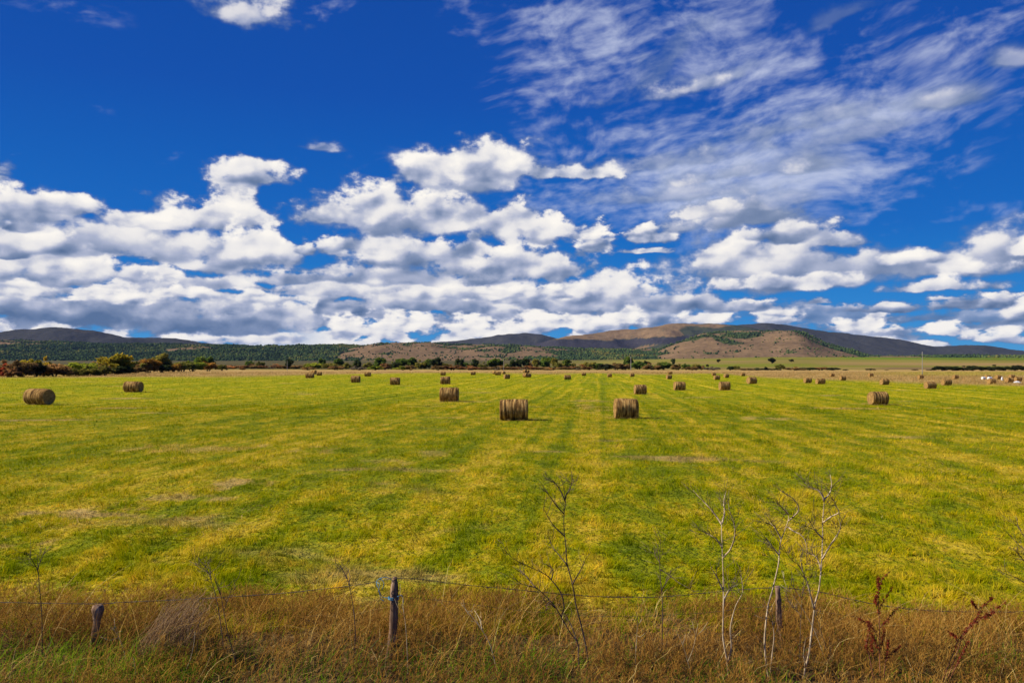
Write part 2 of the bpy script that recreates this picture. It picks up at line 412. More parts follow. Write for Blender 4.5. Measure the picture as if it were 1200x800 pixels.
def link(o, parent=None):
    COL.objects.link(o)
    if parent is not None: o.parent = parent
    return o
def tag(o, label=None, cat=None, group=None, kind=None):
    if label: o['label'] = label
    if cat: o['category'] = cat
    if group: o['group'] = group
    if kind: o['kind'] = kind
    return o
def empty(name, loc=(0, 0, 0), rz=0.0):
    o = bpy.data.objects.new(name, None)
    o.location = loc; o.rotation_euler = (0, 0, rz)
    return link(o)
def mesh_np(name, verts, tris=None, quads=None, mat=None, attrs=None, smooth=False, vec_attrs=None):
    """fast mesh from numpy arrays"""
    me = bpy.data.meshes.new(name)
    verts = np.ascontiguousarray(verts, np.float32)
    nt = 0 if tris is None else len(tris)
    nq = 0 if quads is None else len(quads)
    me.vertices.add(len(verts)); me.vertices.foreach_set('co', verts.ravel())
    me.loops.add(nt * 3 + nq * 4)
    idx = np.concatenate([np.asarray(a, np.int32).ravel() for a in (tris, quads) if a is not None and len(a)])
    me.loops.foreach_set('vertex_index', idx)
    me.polygons.add(nt + nq)
    st = np.concatenate([np.arange(nt) * 3, nt * 3 + np.arange(nq) * 4]).astype(np.int32)
    me.polygons.foreach_set('loop_start', st)
    me.polygons.foreach_set('use_smooth', np.full(nt + nq, smooth, bool))
    for k_, a in (attrs or {}).items():
        at = me.attributes.new(k_, 'FLOAT', 'POINT'); at.data.foreach_set('value', np.ascontiguousarray(a, np.float32))
    for k_, a in (vec_attrs or {}).items():
        at = me.attributes.new(k_, 'FLOAT_VECTOR', 'POINT'); at.data.foreach_set('vector', np.ascontiguousarray(a, np.float32).ravel())
    me.update(calc_edges=True)
    if mat: me.materials.append(mat)
    return me
def obj(name, me, parent=None):
    return link(bpy.data.objects.new(name, me), parent)

def _hash(ix, iy, seed):
    h = (ix.astype(np.int64) * 374761393 + iy.astype(np.int64) * 668265263 + seed * 974634577) & 0xFFFFFFFF
    h = ((h ^ (h >> 13)) * 1274126177) & 0xFFFFFFFF
    return ((h ^ (h >> 16)) & 0xFFFFFF) / float(0xFFFFFF)
def vnoise(x, y, seed=0):
    x = np.asarray(x, float); y = np.asarray(y, float)
    ix, iy = np.floor(x), np.floor(y)
    fx, fy = x - ix, y - iy
    fx = fx * fx * fx * (fx * (fx * 6 - 15) + 10); fy = fy * fy * fy * (fy * (fy * 6 - 15) + 10)
    a = _hash(ix, iy, seed); b = _hash(ix + 1, iy, seed); c = _hash(ix, iy + 1, seed); d = _hash(ix + 1, iy + 1, seed)
    return (a * (1 - fx) + b * fx) * (1 - fy) + (c * (1 - fx) + d * fx) * fy
def fbm(x, y, octv=4, seed=0, gain=0.5):
    s = 0.0; a = 1.0; t = 0.0
    for i in range(octv):
        s = s + a * vnoise(x * 2 ** i + 17.3 * i, y * 2 ** i - 9.1 * i, seed + i); t += a; a *= gain
    return s / t
def sstep(a, b, x):
    t = np.clip((x - a) / (b - a), 0, 1)
    return t * t * (3 - 2 * t)

def new_mat(name):
    m = bpy.data.materials.new(name); m.use_nodes = True
    m.node_tree.nodes.clear()
    return m, NT(m.node_tree)
def out(n, surf):
    o = n.node('ShaderNodeOutputMaterial'); n.t.links.new(surf, o.inputs['Surface'])
def principled(n, col, rough=0.8, spec=0.2, normal=None, metal=0.0):
    p = n.node('ShaderNodeBsdfPrincipled')
    n.put(p.inputs['Base Color'], (*col, 1.0) if isinstance(col, tuple) and len(col) == 3 else col)
    n.put(p.inputs['Roughness'], rough)
    p.inputs['Specular IOR Level'].default_value = spec
    p.inputs['Metallic'].default_value = metal
    if normal is not None: n.put(p.inputs['Normal'], normal)
    return p.outputs[0]
def leafy(n, col, trans=0.4, up=0.0):
    """thin leaves and blades: light comes through as well as off them"""
    d = n.node('ShaderNodeBsdfDiffuse'); n.put(d.inputs[0], col)
    if up:                                                   # shading normals bent upward to brighten blades and leaves
        g_ = n.node('ShaderNodeNewGeometry').outputs['Normal']
        n.put(d.inputs['Normal'], n.v('NORMALIZE', n.v('ADD', n.v('SCALE', g_, 1.0 - up), (0.0, 0.0, up))))
    t = n.node('ShaderNodeBsdfTranslucent'); n.put(t.inputs[0], col)
    m = n.node('ShaderNodeMixShader'); m.inputs[0].default_value = trans
    n.t.links.new(d.outputs[0], m.inputs[1]); n.t.links.new(t.outputs[0], m.inputs[2])
    return m.outputs[0]
def attr(n, name, kind='GEOMETRY'):
    a = n.node('ShaderNodeAttribute', attribute_name=name, attribute_type=kind)
    return a.outputs
def bump(n, h, dist=0.02, strength=1.0):
    b = n.node('ShaderNodeBump'); n.put(b.inputs['Height'], h)
    b.inputs['Distance'].default_value = dist; b.inputs['Strength'].default_value = strength
    return b.outputs[0]

def ribbons(paths, widths, face=None):
    """many flat blades at once.  paths: (n, k, 3) points, widths: (n, k); returns verts, tris, quads (last point is a tip)"""
    n, k, _ = paths.shape
    d = paths[:, -1] - paths[:, 0]
    if face is None: face = rs.uniform(0, 2 * np.pi, n)
    side = np.stack([np.cos(face), np.sin(face), np.zeros(n)], 1)[:, None, :]
    L = paths[:, :-1] - side * widths[:, :-1, None] * 0.5
    Rr = paths[:, :-1] + side * widths[:, :-1, None] * 0.5
    v = np.empty((n, 2 * (k - 1) + 1, 3), np.float32)
    v[:, 0:2 * (k - 1):2] = L; v[:, 1:2 * (k - 1):2] = Rr; v[:, -1] = paths[:, -1]
    base = (np.arange(n) * (2 * (k - 1) + 1))[:, None]
    q = []
    for j in range(k - 2):
        q.append(base + np.array([[2 * j, 2 * j + 1, 2 * j + 3, 2 * j + 2]]))
    quads = np.concatenate(q, 0) if q else None
    tris = base + np.array([[2 * (k - 2), 2 * (k - 2) + 1, 2 * (k - 1)]])
    return v.reshape(-1, 3), tris, quads, 2 * (k - 1) + 1
def tube_np(pts, rad, sides=6):
    """one tapered round tube along a polyline"""
    pts = np.asarray(pts, float); rad = np.asarray(rad, float); k = len(pts)
    tan = np.gradient(pts, axis=0); tan /= np.linalg.norm(tan, axis=1)[:, None] + 1e-9
    ref = np.array([0.3, 1.0, 0.2]); u = np.cross(tan, ref); u /= np.linalg.norm(u, axis=1)[:, None] + 1e-9
    w = np.cross(tan, u)
    a = np.arange(sides) / sides * 2 * np.pi
    v = pts[:, None, :] + rad[:, None, None] * (np.cos(a)[None, :, None] * u[:, None, :] + np.sin(a)[None, :, None] * w[:, None, :])
    v = np.concatenate([v.reshape(-1, 3), pts[:1], pts[-1:]])
    i = np.arange(k - 1)[:, None] * sides; j = np.arange(sides)[None, :]; j2 = (j + 1) % sides
    quads = np.stack([i + j, i + j2, i + sides + j2, i + sides + j], -1).reshape(-1, 4)
    c0, c1_ = k * sides, k * sides + 1
    jj = np.arange(sides); jn = (jj + 1) % sides
    tris = np.concatenate([np.stack([jn, jj, np.full(sides, c0)], 1), np.stack([(k - 1) * sides + jj, (k - 1) * sides + jn, np.full(sides, c1_)], 1)])
    return v, tris, quads
class MB:
    """collects pieces that make up ONE part"""
    def __init__(self): self.v, self.t, self.q, self.n, self.a = [], [], [], 0, []
    def add(self, v, tris=None, quads=None, a=0.0):
        self.v.append(np.asarray(v, np.float32))
        if tris is not None and len(tris): self.t.append(np.asarray(tris) + self.n)
        if quads is not None and len(quads): self.q.append(np.asarray(quads) + self.n)
        self.a.append(np.full(len(v), a) if np.isscalar(a) else np.asarray(a))
        self.n += len(v)
    def tube(self, pts, rad, sides=6, a=0.0):
        pts = np.asarray(pts, float)
        if np.isscalar(rad): rad = np.full(len(pts), rad)
        self.add(*tube_np(pts, rad, sides), a=a)
    def mesh(self, name, mat, smooth=True):
        return mesh_np(name, np.concatenate(self.v), np.concatenate(self.t) if self.t else None, np.concatenate(self.q) if self.q else None,
                       mat, {'v': np.concatenate(self.a)}, smooth)
    def build(self, name, mat, parent=None, smooth=True):
        return obj(name, self.mesh(name, mat, smooth), parent)
def smooth_path(pts, k=4):
    """Catmull-Rom through the points"""
    p = np.asarray(pts, float)
    p = np.concatenate([2 * p[:1] - p[1:2], p, 2 * p[-1:] - p[-2:-1]])
    res = []
    for i in range(1, len(p) - 2):
        for t in np.arange(k) / k:
            a, b, c, d = p[i - 1], p[i], p[i + 1], p[i + 2]
            res.append(0.5 * ((2 * b) + (c - a) * t + (2 * a - 5 * b + 4 * c - d) * t * t + (3 * b - a - 3 * c + d) * t ** 3))
    res.append(p[-2])
    return np.array(res)
# ------------------------------------------------------------------ the field
def field_edge(u):
    """how far away the green field ends, by the direction u = x / y (metres along the view)"""
    px = 600 + 933 * u
    xs = [-400, 0, 60, 200, 330, 450, 560, 700, 850, 900, 1000, 1200, 1600]
    ys = [442, 442, 441, 441, 440.5, 438, 437, 437.5, 438, 443, 447, 452, 456]
    py = np.interp(px, xs, ys)
    return F_PX * CAM_H / (py - HOR)
def tan_zone(x, y):
    """1 on the dry, uncut grass beyond the green field, and on the bleached right-hand part"""
    u = x / np.maximum(y, 1.0)
    e = field_edge(u)
    w = (fbm(x * 0.03, y * 0.012, 3, 31) - 0.5) * 0.45
    r = y / e + w
    t = sstep(0.86, 1.10, r)
    px = 600 + 933 * np.clip(u, -1.2, 1.2)
    # the right-hand strip is half green again before the far fields
    t = t * (1 - 0.45 * sstep(980, 1100, px) * sstep(190, 260, y) * (1 - sstep(330, 380, y)))
    t = t * (1 - sstep(430, 520, y))                       # beyond the hedge: other fields
    return np.where(y > 1.0, t, 0.0)
def foot_rise(x, y):
    u = x / np.maximum(y, 1.0)
    px = 600 + 933 * np.clip(u, -1.5, 1.5)
    z15 = np.interp(px, [0, 500, 700, 800, 900, 1000, 1200], [5, 5, 8, 13, 16.5, 16.5, 15.0])
    t = sstep(430, 1500, y) ** 1.15
    z = z15 * t + 14.0 * sstep(1500, 3500, y)
    return np.where(y > 1, z, 0.0)
def ground_z(x, y):
    d = np.hypot(x, y)
    near = 1 - sstep(25, 90, d)
    z = near * ((fbm(x * 0.55, y * 0.55, 3, 3) - 0.5) * 0.10 + (fbm(x * 2.1, y * 2.1, 2, 5) - 0.5) * 0.035)
    z = z + (fbm(x * 0.03, y * 0.03, 2, 8) - 0.5) * 0.25 * sstep(20, 60, d) * (1 - sstep(500, 900, d))
    return z + foot_rise(x, y)
def far_fields(x, y):
    """colour of the fields beyond the hedge"""
    u = x / np.maximum(y, 1.0)
    px = 600 + 933 * np.clip(u, -1.5, 1.5)
    n = fbm(x * 0.006, y * 0.0035, 3, 41)
    strip = fbm(x * 0.0012 + 5, y * 0.012, 2, 43)
    olive = np.array([0.165, 0.175, 0.016]); tan = np.array([0.30, 0.185, 0.075]); green = np.array([0.13, 0.18, 0.015]); brown = np.array([0.17, 0.105, 0.05])
    c = olive[None] * np.ones((len(x), 1))
    k = sstep(0.48, 0.60, strip)[:, None]
    c = c * (1 - k * 0.55) + tan * k * 0.55
    k = (sstep(960, 1010, px) * sstep(1000, 1150, y) * (1 - sstep(1750, 2000, y)))[:, None]; c = c * (1 - k) + green * k
    k = (sstep(1010, 1050, px) * (1 - sstep(560, 700, y)) * 0.8)[:, None]; c = c * (1 - k) + brown * k
    k = (sstep(940, 980, px) * sstep(700, 760, y) * (1 - sstep(850, 1000, y)) * 0.6)[:, None]; c = c * (1 - k) + tan * k
    k = ((1 - sstep(560, 760, px)) * sstep(470, 600, y) * 0.9)[:, None]; c = c * (1 - k) + np.array([0.075, 0.062, 0.025]) * k
    return c * (0.75 + 0.5 * n)[:, None]

# -- colour of the turf, the same for the sheet of ground and for the blades that stand on it
FC, G, gi, go = group_tree('turf_colour', [('Pos', 'Vector'), ('Dry', 'Float')], [('Color', 'Color')])
p2 = G.v('MULTIPLY', gi['Pos'], (1, 1, 0))
pr = G.comb(G.v('DOT_PRODUCT', p2, (1.0, -0.11, 0.0)), G.v('DOT_PRODUCT', p2, (0.0, 1.0, 0.0)), 0.0)     # along the mowing rows
n_big = G.noise(G.v('MULTIPLY', p2, (0.16, 0.055, 0)), 1.0, 3, 0.55)
n_mid = G.noise(G.v('MULTIPLY', p2, (0.85, 0.50, 0)), 1.0, 4, 0.62)
n_sm = G.noise(p2, 5.5, 2, 0.6)
n_row = G.m('ADD', G.m('MULTIPLY', G.noise(G.v('MULTIPLY', pr, (0.42, 0.010, 0)), 1.0, 2, 0.5), 0.45), G.m('MULTIPLY', G.noise(G.v('MULTIPLY', pr, (1.5, 0.022, 0)), 1.0, 2, 0.5), 0.55))
mixv = G.m('ADD', G.m('MULTIPLY', n_big, 0.20), G.m('MULTIPLY_ADD', n_mid, 0.80, G.m('MULTIPLY_ADD', n_sm, 0.50, G.m('MULTIPLY', n_row, 0.78))))
green = G.ramp(G.m('ADD', G.m('MULTIPLY_ADD', mixv, 1.12, -0.775), G.m('MULTIPLY', G.rng(G.v('LENGTH', p2), 95.0, 8.0), 0.075)), [(0.22, (0.125, 0.172, 0.003)), (0.36, (0.195, 0.235, 0.002)), (0.50, (0.275, 0.290, 0.002)), (0.63, (0.430, 0.355, 0.004)), (0.80, (0.64, 0.46, 0.035))])
n_dry = G.noise(G.v('MULTIPLY', p2, (0.10, 0.22, 0)), 1.0, 4, 0.6)
patch = G.rng(n_dry, 0.63, 0.76, 0.0, 0.8)
straw = G.ramp(n_mid, [(0.25, (0.30, 0.185, 0.06)), (0.75, (0.66, 0.45, 0.18))])
for px_, py_, w_, d_, a_ in ((272, 567, 1.0, 1.2, 0.9), (215, 583, 1.3, 0.7, 0.8), (120, 602, 1.9, 0.6, 1.0), (150, 596, 0.8, 0.4, 1.0), (8, 638, 0.9, 0.6, 0.9), (385, 527, 1.6, 1.2, 0.7), (225, 525, 3.2, 1.6, 0.55), (445, 540, 1.0, 1.0, 0.4),
                             (690, 478, 2.0, 6.0, 0.5), (905, 490, 2.5, 1.5, 0.6), (548, 620, 0.7, 0.7, 0.7), (510, 530, 0.9, 1.2, 0.5)):
    X_, Y_ = on_ground(px_, py_)
    q_ = G.v('MULTIPLY', G.v('SUBTRACT', p2, (X_, Y_, 0.0)), (1 / w_, 1 / d_, 0.0))
    patch = G.m('MAXIMUM', patch, G.rng(G.m('MULTIPLY_ADD', n_mid, 3.6, G.m('SUBTRACT', -0.9, G.v('LENGTH', q_))), 0.05, 0.75, 0.0, a_ * 0.8))
c_ = G.mix(patch, green, straw)
drycol = G.ramp(G.m('ADD', G.m('MULTIPLY', n_big, 0.5), G.m('MULTIPLY', n_mid, 0.5)), [(0.30, (0.26, 0.165, 0.050)), (0.50, (0.42, 0.270, 0.090)), (0.7, (0.52, 0.35, 0.13))])
G.put(go[0], G.mix(gi['Dry'], c_, drycol))

m_ground, n = new_mat('turf_ground')
gp = n.node('ShaderNodeNewGeometry').outputs['Position']
fc = n.node('ShaderNodeGroup'); fc.node_tree = FC
n.put(fc.inputs['Pos'], gp); n.put(fc.inputs['Dry'], attr(n, 'dry')['Fac'])
soil = n.mix(n.m('MULTIPLY', attr(n, 'near')['Fac'], 0.40), fc.outputs[0], (0.055, 0.055, 0.008))
soil = n.mix(attr(n, 'verge')['Fac'], soil, n.ramp(n.noise(n.v('MULTIPLY', gp, (1, 1, 0)), 6.0, 4, 0.6), [(0.35, (0.050, 0.032, 0.014)), (0.65, (0.17, 0.105, 0.040))]))
farc = n.mix(attr(n, 'far')['Fac'], soil, attr(n, 'farcol')['Color'])
hb = n.m('ADD', n.noise(n.v('MULTIPLY', gp, (1, 1, 0)), 7.0, 3, 0.6), n.m('MULTIPLY', n.noise(n.v('MULTIPLY', gp, (1, 1, 0)), 0.9, 3, 0.6), 1.6))
out(n, principled(n, farc, 0.95, 0.05, bump(n, hb, 0.12, 0.9)))

ang = np.concatenate([np.linspace(-180, -46, 40)[:-1], np.linspace(-46, 46, 461), np.linspace(46, 180, 40)[1:-1]])
rad = np.concatenate([[0.6, 1.5, 3.0], np.geomspace(4.5, 1600, 500), np.geomspace(1650, 14000, 40)])
A, Rr = np.meshgrid(np.radians(ang), rad)
gx, gy = (np.sin(A) * Rr).ravel(), (np.cos(A) * Rr).ravel()
gz = ground_z(gx, gy)
na, nr = len(ang), len(rad)
i, j = np.meshgrid(np.arange(nr - 1), np.arange(na), indexing='ij')
j2 = (j + 1) % na
quads = np.stack([i * na + j, i * na + j2, (i + 1) * na + j2, (i + 1) * na + j], -1).reshape(-1, 4)
c0 = len(gx)
jj = np.arange(na)
tris = np.stack([np.full(na, c0), (jj + 1) % na, jj], 1)
gv = np.concatenate([np.stack([gx, gy, gz], 1), [[0, 0, float(ground_z(np.array([0.0]), np.array([0.0]))[0])]]])
dry = np.append(tan_zone(gx, gy), 0.0)
near = np.append(1 - sstep(30, 110, np.hypot(gx, gy)), 1.0)
far = np.append(np.where(gy > 1, sstep(430, 520, gy), sstep(430, 520, np.hypot(gx, gy))), 0.0)
fcol = np.concatenate([far_fields(gx, gy), [[0, 0, 0]]])
# faces wind upward
ground = obj('ground', mesh_np('ground', gv, tris[:, ::-1], quads[:, ::-1], m_ground, {'dry': dry, 'near': near, 'far': far, 'verge': np.append(1 - sstep(9.6, 10.6, np.hypot(gx * 0.15, gy)), 1.0)}, True, {'farcol': fcol}))
tag(ground, 'wide flat grass field running out to the foot of the hills', kind='structure')

# -- blades of the mown field: one mass nobody could count
m_grass, n = new_mat('field_grass')
gp = n.node('ShaderNodeNewGeometry').outputs['Position']
fc = n.node('ShaderNodeGroup'); fc.node_tree = FC
n.put(fc.inputs['Pos'], gp); n.put(fc.inputs['Dry'], attr(n, 'dry')['Fac'])
tone = n.ramp(attr(n, 'v')['Fac'], [(0.0, (0.30, 0.44, 0.35)), (0.33, (0.84, 0.92, 0.8)), (0.7, (1.1, 1.06, 1.0)), (0.9, (1.35, 1.2, 1.1)), (1.0, (1.5, 1.26, 1.3))])
out(n, leafy(n, n.mix(1.0, fc.outputs[0], tone, 'MULTIPLY'), 0.38, 0.32))

def blades(N, x, y, h, w, lean, dry_, k=3, lean_dir=None, tuft=None):
    z = ground_z(x, y)
    th = rs.uniform(0, 2 * np.pi, N) if lean_dir is None else lean_dir
    L = h * lean
    t = np.linspace(0, 1, k)[None, :]
    P_ = np.empty((N, k, 3))
    P_[:, :, 0] = x[:, None] + np.cos(th)[:, None] * L[:, None] * t ** 1.7
    P_[:, :, 1] = y[:, None] + np.sin(th)[:, None] * L[:, None] * t ** 1.7
    P_[:, :, 2] = z[:, None] - 0.01 + h[:, None] * (t * (1 - 0.28 * (lean[:, None]) * t))
    Wd = w[:, None] * (1 - 0.55 * t)
    v, tr, qd, per = ribbons(P_, Wd)
    return v, tr, qd, np.repeat(dry_, per), np.repeat(np.clip((0.62 * tuft + 0.38 * rs.uniform(0, 1, N) - 0.5) * 1.35 + 0.5, 0, 1), per)

def field_grass(N, y0, y1, h0, w0, power):
    """blade density falls off with distance so that the picture stays evenly filled"""
    q = rs.uniform(0, 1, N)
    y = y0 * (y1 / y0) ** (q ** power)
    x = rs.uniform(-0.70, 0.70, N) * y + rs.normal(0, 0.3, N)
    # blades stand in tufts
    cl = rs.uniform(0, 1, N) < 0.75
    s = 0.10 + 0.002 * y
    cx, cy = np.round(x / s / 2.2) * s * 2.2, np.round(y / s / 2.2) * s * 2.2
    jx, jy = _hash(cx * 50, cy * 50, 77) - 0.5, _hash(cx * 50, cy * 50, 78) - 0.5
    x = np.where(cl, cx + jx * s * 2 + (x - cx) * 0.55, x); y = np.where(cl, cy + jy * s * 2 + (y - cy) * 0.55, y)
    hn = fbm(x * 2.1, y * 1.6, 3, 12)
    hb_ = fbm(x * 0.35, y * 0.22, 2, 13)
    h = h0 * (0.18 + 2.6 * np.clip(hn + 0.28 * (hb_ - 0.5), 0, 1) ** 1.8) * rs.uniform(0.55, 1.25, N) * (1 + 0.8 * (rs.uniform(0, 1, N) > 0.985))
    d = tan_zone(x, y)
    h = h * (1 + 1.8 * d)
    w = w0 * (1.05 + y / 24.0) * rs.uniform(0.7, 1.3, N)
    lean = rs.uniform(0.25, 1.5, N)
    th = 11.0 * fbm(x * 0.9, y * 0.8, 2, 15) + 0.8 + rs.normal(0, 0.75, N)
    tf = _hash(np.round(x * 3.1 + 0.6 * fbm(x * 2, y * 2, 2, 16)), np.round(y * 3.1 + 0.6 * fbm(x * 2 + 9, y * 2, 2, 17)), 79)
    return blades(N, x, y, h, w, lean, d, lean_dir=th, tuft=np.where(cl, _hash(cx * 50, cy * 50, 80) * 0.6 + tf * 0.4, tf))
parts = [field_grass(330000, 9.2, 60.0, 0.105, 0.0065, 1.0), field_grass(190000, 50.0, 330.0, 0.13, 0.0075, 1.0)]
mb_v, mb_t, mb_q, mb_d, mb_r, off = [], [], [], [], [], 0
for v, tr, qd, dd, rr in parts:
    mb_v.append(v); mb_t.append(tr + off); mb_q.append(qd + off); mb_d.append(dd); mb_r.append(rr); off += len(v)
fg = obj('field_grass', mesh_np('field_grass', np.concatenate(mb_v), np.concatenate(mb_t), np.concatenate(mb_q), m_grass, {'dry': np.concatenate(mb_d), 'v': np.concatenate(mb_r)}))
tag(fg, 'short yellow green grass of the mown hay field', 'grass', kind='stuff')
# ------------------------------------------------------------------ hills: one height field of several ridges, each at its own distance
HX = np.linspace(-420, 1620, 1021)          # columns, by photo column
HY = np.geomspace(2000, 12500, 260)         # distances
PX, YY = np.meshgrid(HX, HY)
U = (PX - 600) / F_PX
XX = U * YY
def ridge(pts, Y, front, back, wob=0.0, seed=0, rough=0.0):
    """crest line given as it stands against the sky, put at distance Y, with its own slopes"""
    p = np.array(pts, float)
    row_ = np.interp(HX, p[:, 0], p[:, 1])
    kern = np.hanning(9); kern /= kern.sum()
    row_ = np.convolve(np.pad(row_, 4, mode='edge'), kern, 'valid')
    row_ = row_ + (fbm(HX * 0.06, HX * 0 + seed, 4, seed) - 0.5) * rough
    Yc = Y * (1 + wob * (fbm(HX * 0.004, HX * 0, 2, seed + 3) - 0.5))
    h = CAM_H + (HOR - row_) / F_PX * Yc
    d = (YY - Yc[None]) / np.where(YY < Yc[None], front, back)
    s = np.where(d < 0, 1 - sstep(0, 1, -d) ** 0.85, 1 - sstep(0, 1, d))
    # spurs and gullies running down the slope
    g = fbm(XX / 420.0 + seed, YY / 1400.0, 4, seed + 9) - 0.5
    gul = 1 + 0.75 * g * np.clip(-d * 3, 0, 1) * (1 - np.clip((-d - 0.6) / 0.4, 0, 1))
    return np.where(h[None] > 0, h[None] * s * gul, -5.0)
A_ = ridge([(-420, 384), (-200, 396), (-60, 394), (0, 391), (20, 388), (45, 385.5), (65, 385), (90, 387), (110, 388), (130, 392), (150, 397), (165, 397.5), (190, 396.5), (215, 398), (240, 402), (260, 404), (285, 405), (320, 407), (480, 411), (560, 423), (620, 430), (1620, 440)], 7200, 1900, 3000, 0.05, 1, 1.0)
B_ = ridge([(-420, 440), (420, 430), (470, 412), (505, 402), (545, 398), (575, 394), (600, 391), (620, 390.5), (640, 393), (655, 396.5), (680, 400), (760, 410), (900, 425), (1620, 440)], 9000, 2000, 2500, 0.04, 2, 0.8)
C_ = ridge([(-420, 440), (540, 430), (600, 412), (630, 402), (655, 397), (670, 395), (690, 391), (720, 387.5), (750, 385.5), (770, 381.5), (785, 379.3), (810, 379.5), (840, 380), (870, 383), (900, 388), (960, 400), (1020, 415), (1100, 430), (1620, 440)], 7000, 1900, 2200, 0.06, 3, 1.0)
D_ = ridge([(-420, 440), (700, 420), (780, 395), (830, 382.5), (880, 381.5), (895, 379.5), (905, 380), (925, 381), (950, 385), (975, 389), (1010, 393), (1040, 396.5), (1060, 400), (1080, 404), (1100, 406.5), (1115, 406), (1140, 404.5), (1155, 404.5), (1175, 408), (1190, 410), (1230, 413), (1300, 411), (1450, 402), (1620, 400)], 8600, 2400, 2500, 0.04, 4, 0.8)
E_ = ridge([(-420, 440), (740, 432), (770, 412), (800, 400), (820, 394.5), (835, 391), (850, 389), (870, 388.3), (900, 390.3), (918, 388), (932, 387.5), (942, 389), (950, 394), (962, 400), (975, 405), (1000, 411), (1012, 416), (1030, 420), (1060, 425), (1100, 434), (1620, 440)], 4700, 1900, 1500, 0.08, 5, 0.8)
F_ = ridge([(-420, 430), (380, 416), (430, 406.5), (450, 404), (470, 402.5), (500, 403), (540, 404), (600, 405), (650, 407.5), (700, 409), (750, 409.5), (800, 408), (850, 412), (900, 419), (980, 430), (1620, 440)], 5200, 2500, 2500, 0.05, 6, 0.8)
L_ = ridge([(-420, 392), (-100, 397), (0, 398.5), (60, 400), (110, 403), (160, 403), (210, 404.5), (270, 405), (300, 406.5), (340, 406), (400, 405), (440, 408), (480, 414), (520, 421), (600, 432), (1620, 440)], 5200, 2300, 1800, 0.05, 7, 0.9)
N_ = ridge([(-420, 440), (960, 430), (1000, 419), (1040, 417), (1200, 417), (1620, 416)], 3900, 1500, 2500, 0.0, 8, 0.5)
stack = np.stack([A_, B_, C_, D_, E_, F_, L_, N_])
Hh = stack.max(0)
which = stack.argmax(0)
Hh = Hh + (fbm(XX / 160.0, YY / 160.0, 4, 60) - 0.5) * np.clip(Hh, 0, 160) * 0.16 + (fbm(XX / 35.0, YY / 35.0, 2, 61) - 0.5) * 3.0
base = ground_z(XX.ravel(), YY.ravel()).reshape(XX.shape)
Hz = np.maximum(Hh, base - 3.0)
Hz[0] = base[0] - 4.0
# ---- what grows where (1 = wood, 0 = dry meadow)
row_of = HOR - (Hz - CAM_H) / YY * F_PX
n1 = fbm(XX / 520.0, YY / 700.0, 4, 70); n2 = fbm(XX / 120.0, YY / 200.0, 4, 71); n3 = fbm(XX / 60.0, YY / 90.0, 3, 72)
wood = np.zeros_like(Hz)
def setw(mask, val):
    global wood
    wood = np.where(mask, val, wood)
setw(which == 0, 0.95 - 0.3 * sstep(0.55, 0.7, n1))
setw(which == 1, 0.95)
setw(which == 3, 0.97 - 0.25 * sstep(0.6, 0.72, n2))
setw(which == 2, 0.25 + 0.75 * sstep(0.44, 0.56, n1 + 0.004 * (PX - 760) + 0.02 * (row_of - 397)))
setw(which == 4, 0.06 + 0.75 * sstep(0.57, 0.66, n2 * 0.6 + n1 * 0.4) + 0.95 * sstep(0, 12, (PX - (922 + (row_of - 388) * 2.55) + (n2 - 0.5) * 26)) + 0.8 * sstep(0.9, 0.4, np.hypot((PX - 868) / 30, (row_of - 392.5) / 5.5) + (n2 - 0.5)) )
setw(which == 5, 0.05 + 0.8 * sstep(0.60, 0.68, n2) + 0.75 * sstep(560, 680, PX) * sstep(408, 413, row_of) * sstep(0.42, 0.52, n1))
setw(which == 6, 0.25 + 0.75 * sstep(0.40, 0.52, n1 * 0.5 + n2 * 0.5 + 0.013 * (row_of - 405)))
setw(which == 7, 0.25 + 0.5 * sstep(0.52, 0.6, n1))
# cloud shadow painted as a dark band along the central ridge's shoulder
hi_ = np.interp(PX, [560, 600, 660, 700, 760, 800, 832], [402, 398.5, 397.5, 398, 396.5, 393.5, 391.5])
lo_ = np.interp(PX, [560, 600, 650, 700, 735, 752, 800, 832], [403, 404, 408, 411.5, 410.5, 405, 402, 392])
shadow_band = sstep(hi_ - 0.8, hi_ + 0.8, row_of + (n2 - 0.5) * 5) * (1 - sstep(lo_ - 0.8, lo_ + 0.8, row_of + (n2 - 0.5) * 5)) * (PX > 555) * (PX < 835) * np.isin(which, (2, 5))
wood = np.maximum(wood, shadow_band)  # the painted shadow band goes into the wood mask too
wood = np.clip(wood + (n3 - 0.5) * 0.6, 0, 1)
m_hill, n = new_mat('hillside')
gp = n.node('ShaderNodeNewGeometry').outputs['Position']
nn = n.noise(gp, 0.006, 4, 0.6, dims='3D'); nf = n.noise(gp, 0.035, 5, 0.7, dims='3D')
mead = n.ramp(n.m('ADD', n.m('MULTIPLY', nn, 0.35), n.m('MULTIPLY', nf, 0.65)), [(0.32, (0.105, 0.068, 0.042)), (0.46, (0.165, 0.108, 0.060)), (0.58, (0.235, 0.152, 0.082)), (0.70, (0.32, 0.21, 0.115))])
forest = n.ramp(n.m('ADD', n.m('MULTIPLY', nn, 0.5), n.m('MULTIPLY', nf, 0.5)), [(0.34, (0.030, 0.044, 0.022)), (0.5, (0.055, 0.074, 0.026)), (0.66, (0.100, 0.108, 0.034))])
heath = n.ramp(nf, [(0.3, (0.026, 0.026, 0.038)), (0.7, (0.058, 0.052, 0.062))])  # bluish dark of the ridge woods, with cloud shadow painted into it
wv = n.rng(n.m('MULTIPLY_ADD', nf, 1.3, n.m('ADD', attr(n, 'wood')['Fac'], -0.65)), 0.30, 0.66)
hc = n.mix(wv, mead, n.mix(attr(n, 'heath')['Fac'], forest, heath))  # heath = dark ridge woods plus painted cloud shadow
